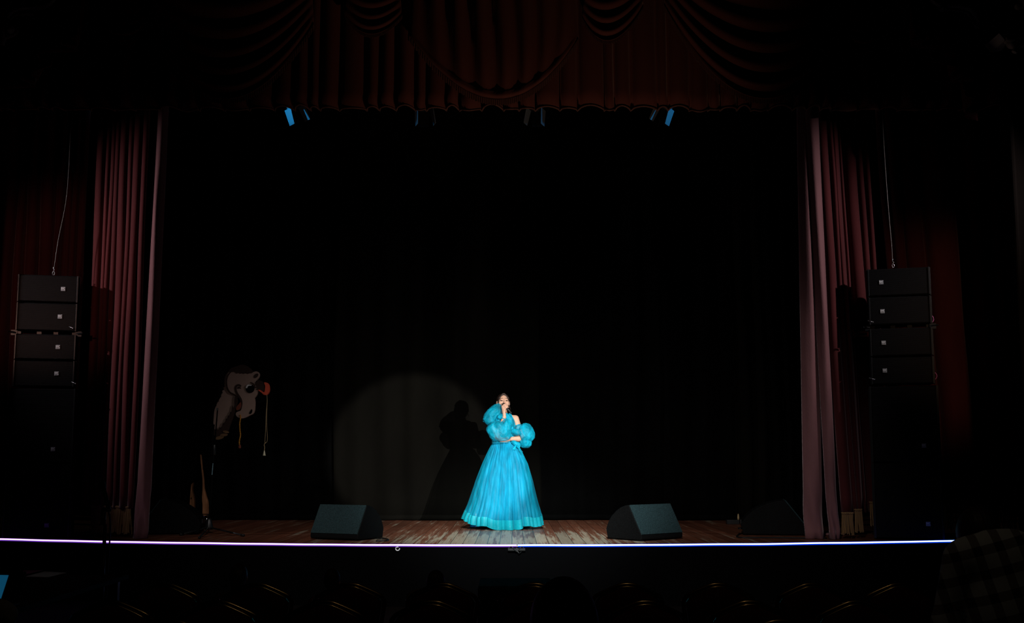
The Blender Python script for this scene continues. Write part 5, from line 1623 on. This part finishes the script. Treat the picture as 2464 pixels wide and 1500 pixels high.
puff(mb, (gx(1201), -0.165, gz_(1045)), (0.162, 0.125, 0.130), Ry(20), 9, 2.6)
puff(mb, (gx(1216), -0.190, gz_(1038)), (0.080, 0.080, 0.112), Ry(15), 7, 6.6)
puff(mb, (gx(1205), -0.165, gz_(1011)), (0.042, 0.036, 0.028), Ry(-20), 8, 7.7, wr=0.2)
s1 = mb.build('sleeve', M['organza'], singer, smooth=True)
mb = MB()
puff(mb, (gx(1266), -0.020, gz_(1049)), (0.104, 0.110, 0.124), Ry(-18), 10, 3.1)
puff(mb, (gx(1264), -0.015, gz_(1071)), (0.078, 0.090, 0.072), Ry(25), 8, 8.4)
puff(mb, (gx(1241), -0.085, gz_(1047)), (0.072, 0.070, 0.044), Ry(14), 8, 5.2)
puff(mb, (gx(1248), -0.020, gz_(1036)), (0.060, 0.060, 0.034), Ry(-20), 8, 9.2)
s2 = mb.build('sleeve', M['organza'], singer, smooth=True)
# gathered bands of the sleeves
for par, c, rr, ax_ in [(s2, (gx(1244), 0.0, gz_(1031)), 0.050, Vector(ELR) - Vector(SHR)), (s1, (gx(1213.5), -0.176, gz_(1015)), 0.036, Vector(WRL) - Vector(ELL))]:
    q = ax_.to_track_quat('Z', 'Y').to_matrix()
    pts_ = [Vector(c) + q @ Vector((rr * math.cos(a), rr * math.sin(a), 0.0015 * math.sin(a * 7))) for a in [2 * PI * i / 36 for i in range(36)]]
    MB().tube(pts_, 0.007, 8, closed=True).build('gathered_cuff', M['organza'], par, smooth=True)
# bow at the waist: two crumpled loops and short tails
mb = MB()
puff(mb, (gx(1239), -0.125, gz_(1073)), (0.048, 0.026, 0.026), Ry(28), 5, 12.3, wr=0.3, ns=60, nv=40)
puff(mb, (gx(1246), -0.115, gz_(1077)), (0.030, 0.024, 0.036), Ry(-20), 5, 14.1, wr=0.3, ns=60, nv=40)
for a, b in (((1240, 1078), (1236, 1088)), ((1246, 1080), (1254, 1094))):
    p0 = Vector((gx(a[0]), -0.13, gz_(a[1]))); p1 = Vector((gx(b[0]), -0.17, gz_(b[1])))
    mb.grid(lambda i, j: tuple(p0.lerp(p1, j / 6) + Vector(((i - 2) * 0.007 * (0.6 + j / 8), 0.006 * math.sin(i * 1.6 + j), 0))), 4, 6)
mb.build('waist_bow', M['organza'], singer, smooth=True)

# microphone in her hand
root = empty('microphone', tuple(gp + MIC1), 0, 'black vocal microphone held to the mouth of the singer', 'microphone', 'microphones')
o = MIC1
MB().tube([MIC0 + ax * 0.02 - o, MIC0 + ax * 0.05 - o, MIC1 - o], [0.018, 0.016, 0.0125], 14).build('handle', M['rubber'], root, smooth=True)
MB().tube([MIC1 - o - ax * 0.006, MIC1 - o + ax * 0.022], [0.0125, 0.011], 12).build('antenna_cap', M['rubber'], root, smooth=True)
MB().ball(MIC0 - o, 0.0255, 18, 12).build('mesh_head', M['grille_brown'], root, smooth=True)

# ================================================================== people in the hall
def sitter(px, Yp, seat_z, s, rz, shirt, label, hair_len=0.0, hairm='hair', lean=0.0, bow=0.0):
    x = pt(px, 1420, Yp).x
    root = empty('person', (x, Yp, seat_z), rz, label, 'person')
    h = 0.011
    S_ = SDF((-0.42, -0.30, -0.52), (0.42, 0.72, 0.95), h)
    ln = lambda z: (0.0 + lean * z, )[0]
    def tor(S, g=0.0):
        S.cap((0, ln(0.10) + 0.02, 0.10), (0, ln(0.30), 0.30), 0.150 + g, 0.140 + g, k=0.06, sy=0.75)
        S.cap((0, ln(0.30), 0.30), (0, ln(0.46), 0.46), 0.140 + g, 0.150 + g, k=0.06, sy=0.72)
        S.cap((-0.14, ln(0.52), 0.525), (0.14, ln(0.52), 0.525), 0.055 + g, k=0.06)
        for q in (-1, 1):
            S.cap((q * 0.175, ln(0.52), 0.51), (q * 0.23, ln(0.3) + 0.06, 0.26), 0.052 + g, 0.042 + g, k=0.03)
            S.cap((q * 0.23, ln(0.3) + 0.06, 0.26), (q * 0.13, ln(0.3) + 0.27, 0.17), 0.042 + g, 0.03 + g, k=0.02)
    tor(S_)
    hy = ln(0.72) + 0.03 + bow * 0.9
    hz = -bow
    S_.cap((0, ln(0.55), 0.53), (0, hy, 0.66 + hz), 0.052, 0.050, k=0.03)
    S_.ell((0, hy + 0.01, 0.745 + hz), (0.073, 0.092, 0.105), k=0.02)
    S_.ell((0, hy + 0.05, 0.70 + hz), (0.056, 0.06, 0.075), k=0.03)
    S_.cap((0, hy + 0.105, 0.725 + hz), (0, hy + 0.118, 0.70 + hz), 0.010, 0.013, k=0.012)
    for q in (-1, 1):
        S_.ell((q * 0.076, hy + 0.01, 0.72 + hz), (0.012, 0.022, 0.032), k=0.008)
        for f in range(4):
            a = Vector((q * 0.13, ln(0.3) + 0.28, 0.165)) + Vector((q * (0.022 - 0.015 * f), 0.05, 0))
            S_.cap((q * 0.13, ln(0.3) + 0.27, 0.17), tuple(a), 0.020, 0.011, k=0.012)
            S_.cap(tuple(a), tuple(a + Vector((0, 0.05, -0.02))), 0.011, 0.009, k=0.005)
        S_.cap((q * 0.11, ln(0.3) + 0.28, 0.17), (q * 0.075, ln(0.3) + 0.32, 0.165), 0.015, 0.010, k=0.01)
        S_.cap((q * 0.09, 0.03, 0.085), (q * 0.11, 0.44, 0.09), 0.085, 0.06, k=0.04)
        S_.cap((q * 0.11, 0.44, 0.08), (q * 0.11, 0.46, -0.36), 0.058, 0.038, k=0.03)
        S_.cap((q * 0.11, 0.46, -0.40), (q * 0.11, 0.60, -0.42), 0.04, 0.032, k=0.03)
    def pants(P):
        mi = np.zeros(len(P), int)
        mi[P[:, 2] < 0.16] = 1
        mi[(P[:, 2] > 0.12) & (P[:, 1] > lean * 0.3 + 0.25) & (np.abs(P[:, 0]) < 0.2) & (P[:, 2] < 0.24)] = 0
        return mi
    b = S_.mesh('body', [M['skin'], M['dark_knit']], root, matfn=pants)
    T_ = SDF((-0.42, -0.30, -0.05), (0.42, 0.5, 0.70), h)
    tor(T_, 0.014)
    T_.cap((0, ln(0.55), 0.53), (0, ln(0.6) + 0.01, 0.60), 0.066, 0.064, k=0.03)
    T_.plane((0, 0, 0.60 + 0.25 * bow), (0, 0.2, 1)); T_.plane((0, 0, 0.03), (0, 0, -1))
    sh = T_.mesh('shirt', shirt, root)
    G = SDF((-0.20, -0.30, 0.15), (0.20, 0.55, 0.95), h)
    G.ell((0, hy - 0.002, 0.757 + hz), (0.086, 0.104, 0.112), k=0.02)
    if hair_len:
        G.cap((0, hy - 0.055, 0.74 + hz), (0, hy - 0.10, 0.72 + hz - hair_len), 0.075, 0.05, k=0.04)
    G.ell((0, hy + 0.115, 0.71 + hz), (0.085, 0.085, 0.115), k=0.01, op='sub')
    if not hair_len:
        G.plane((0, hy, 0.655 + hz), (0, 0.35, -1))
    G.mesh('hair', M[hairm], root)
    for o in [o_ for o_ in children(root)]:
        o.scale = (s, s, s)
    return root
sitter(572, 6.27, 0.485, 0.54, 0.06, M['dark_knit'], 'seated child from behind in dark clothes, left of the one in dull red', hair_len=0.16)
sitter(796, 6.27, 0.485, 0.51, -0.1, M['red_knit'], 'seated child from behind in a dull red top, below the left front monitor')
sitter(1032, 6.22, 0.485, 0.56, -0.25, M['grey_knit'], 'hunched seated child in a grey jacket left of the black case', lean=0.12, bow=0.10)
sitter(1358, 2.72, 0.45, 0.90, 0.03, M['dark_knit'], 'dark head and shoulders of the spectator nearest the camera, below the singer', hair_len=0.10)
sitter(2440, 4.72, 0.58, 1.02, 0.06, M['plaid'], 'person in a grey plaid shirt bowed toward the stage at the right edge', bow=0.16, lean=0.15)
# pale rounded bundle at the lower left corner
c = pt(2, 1476, 4.2)
mb = MB(); puff(mb, (0, 0, 0), (0.055, 0.06, 0.045), Matrix.Rotation(0.5, 3, 'Y'), 7, 2.2, ns=30, nv=20)
o = mb.build('cloth_bundle', M['grey_cloth_light'], smooth=True); o.location = (c.x, c.y, c.z)
tag(o, 'pale grey rounded cloth bundle below the blue screen at the left edge', 'bundle')
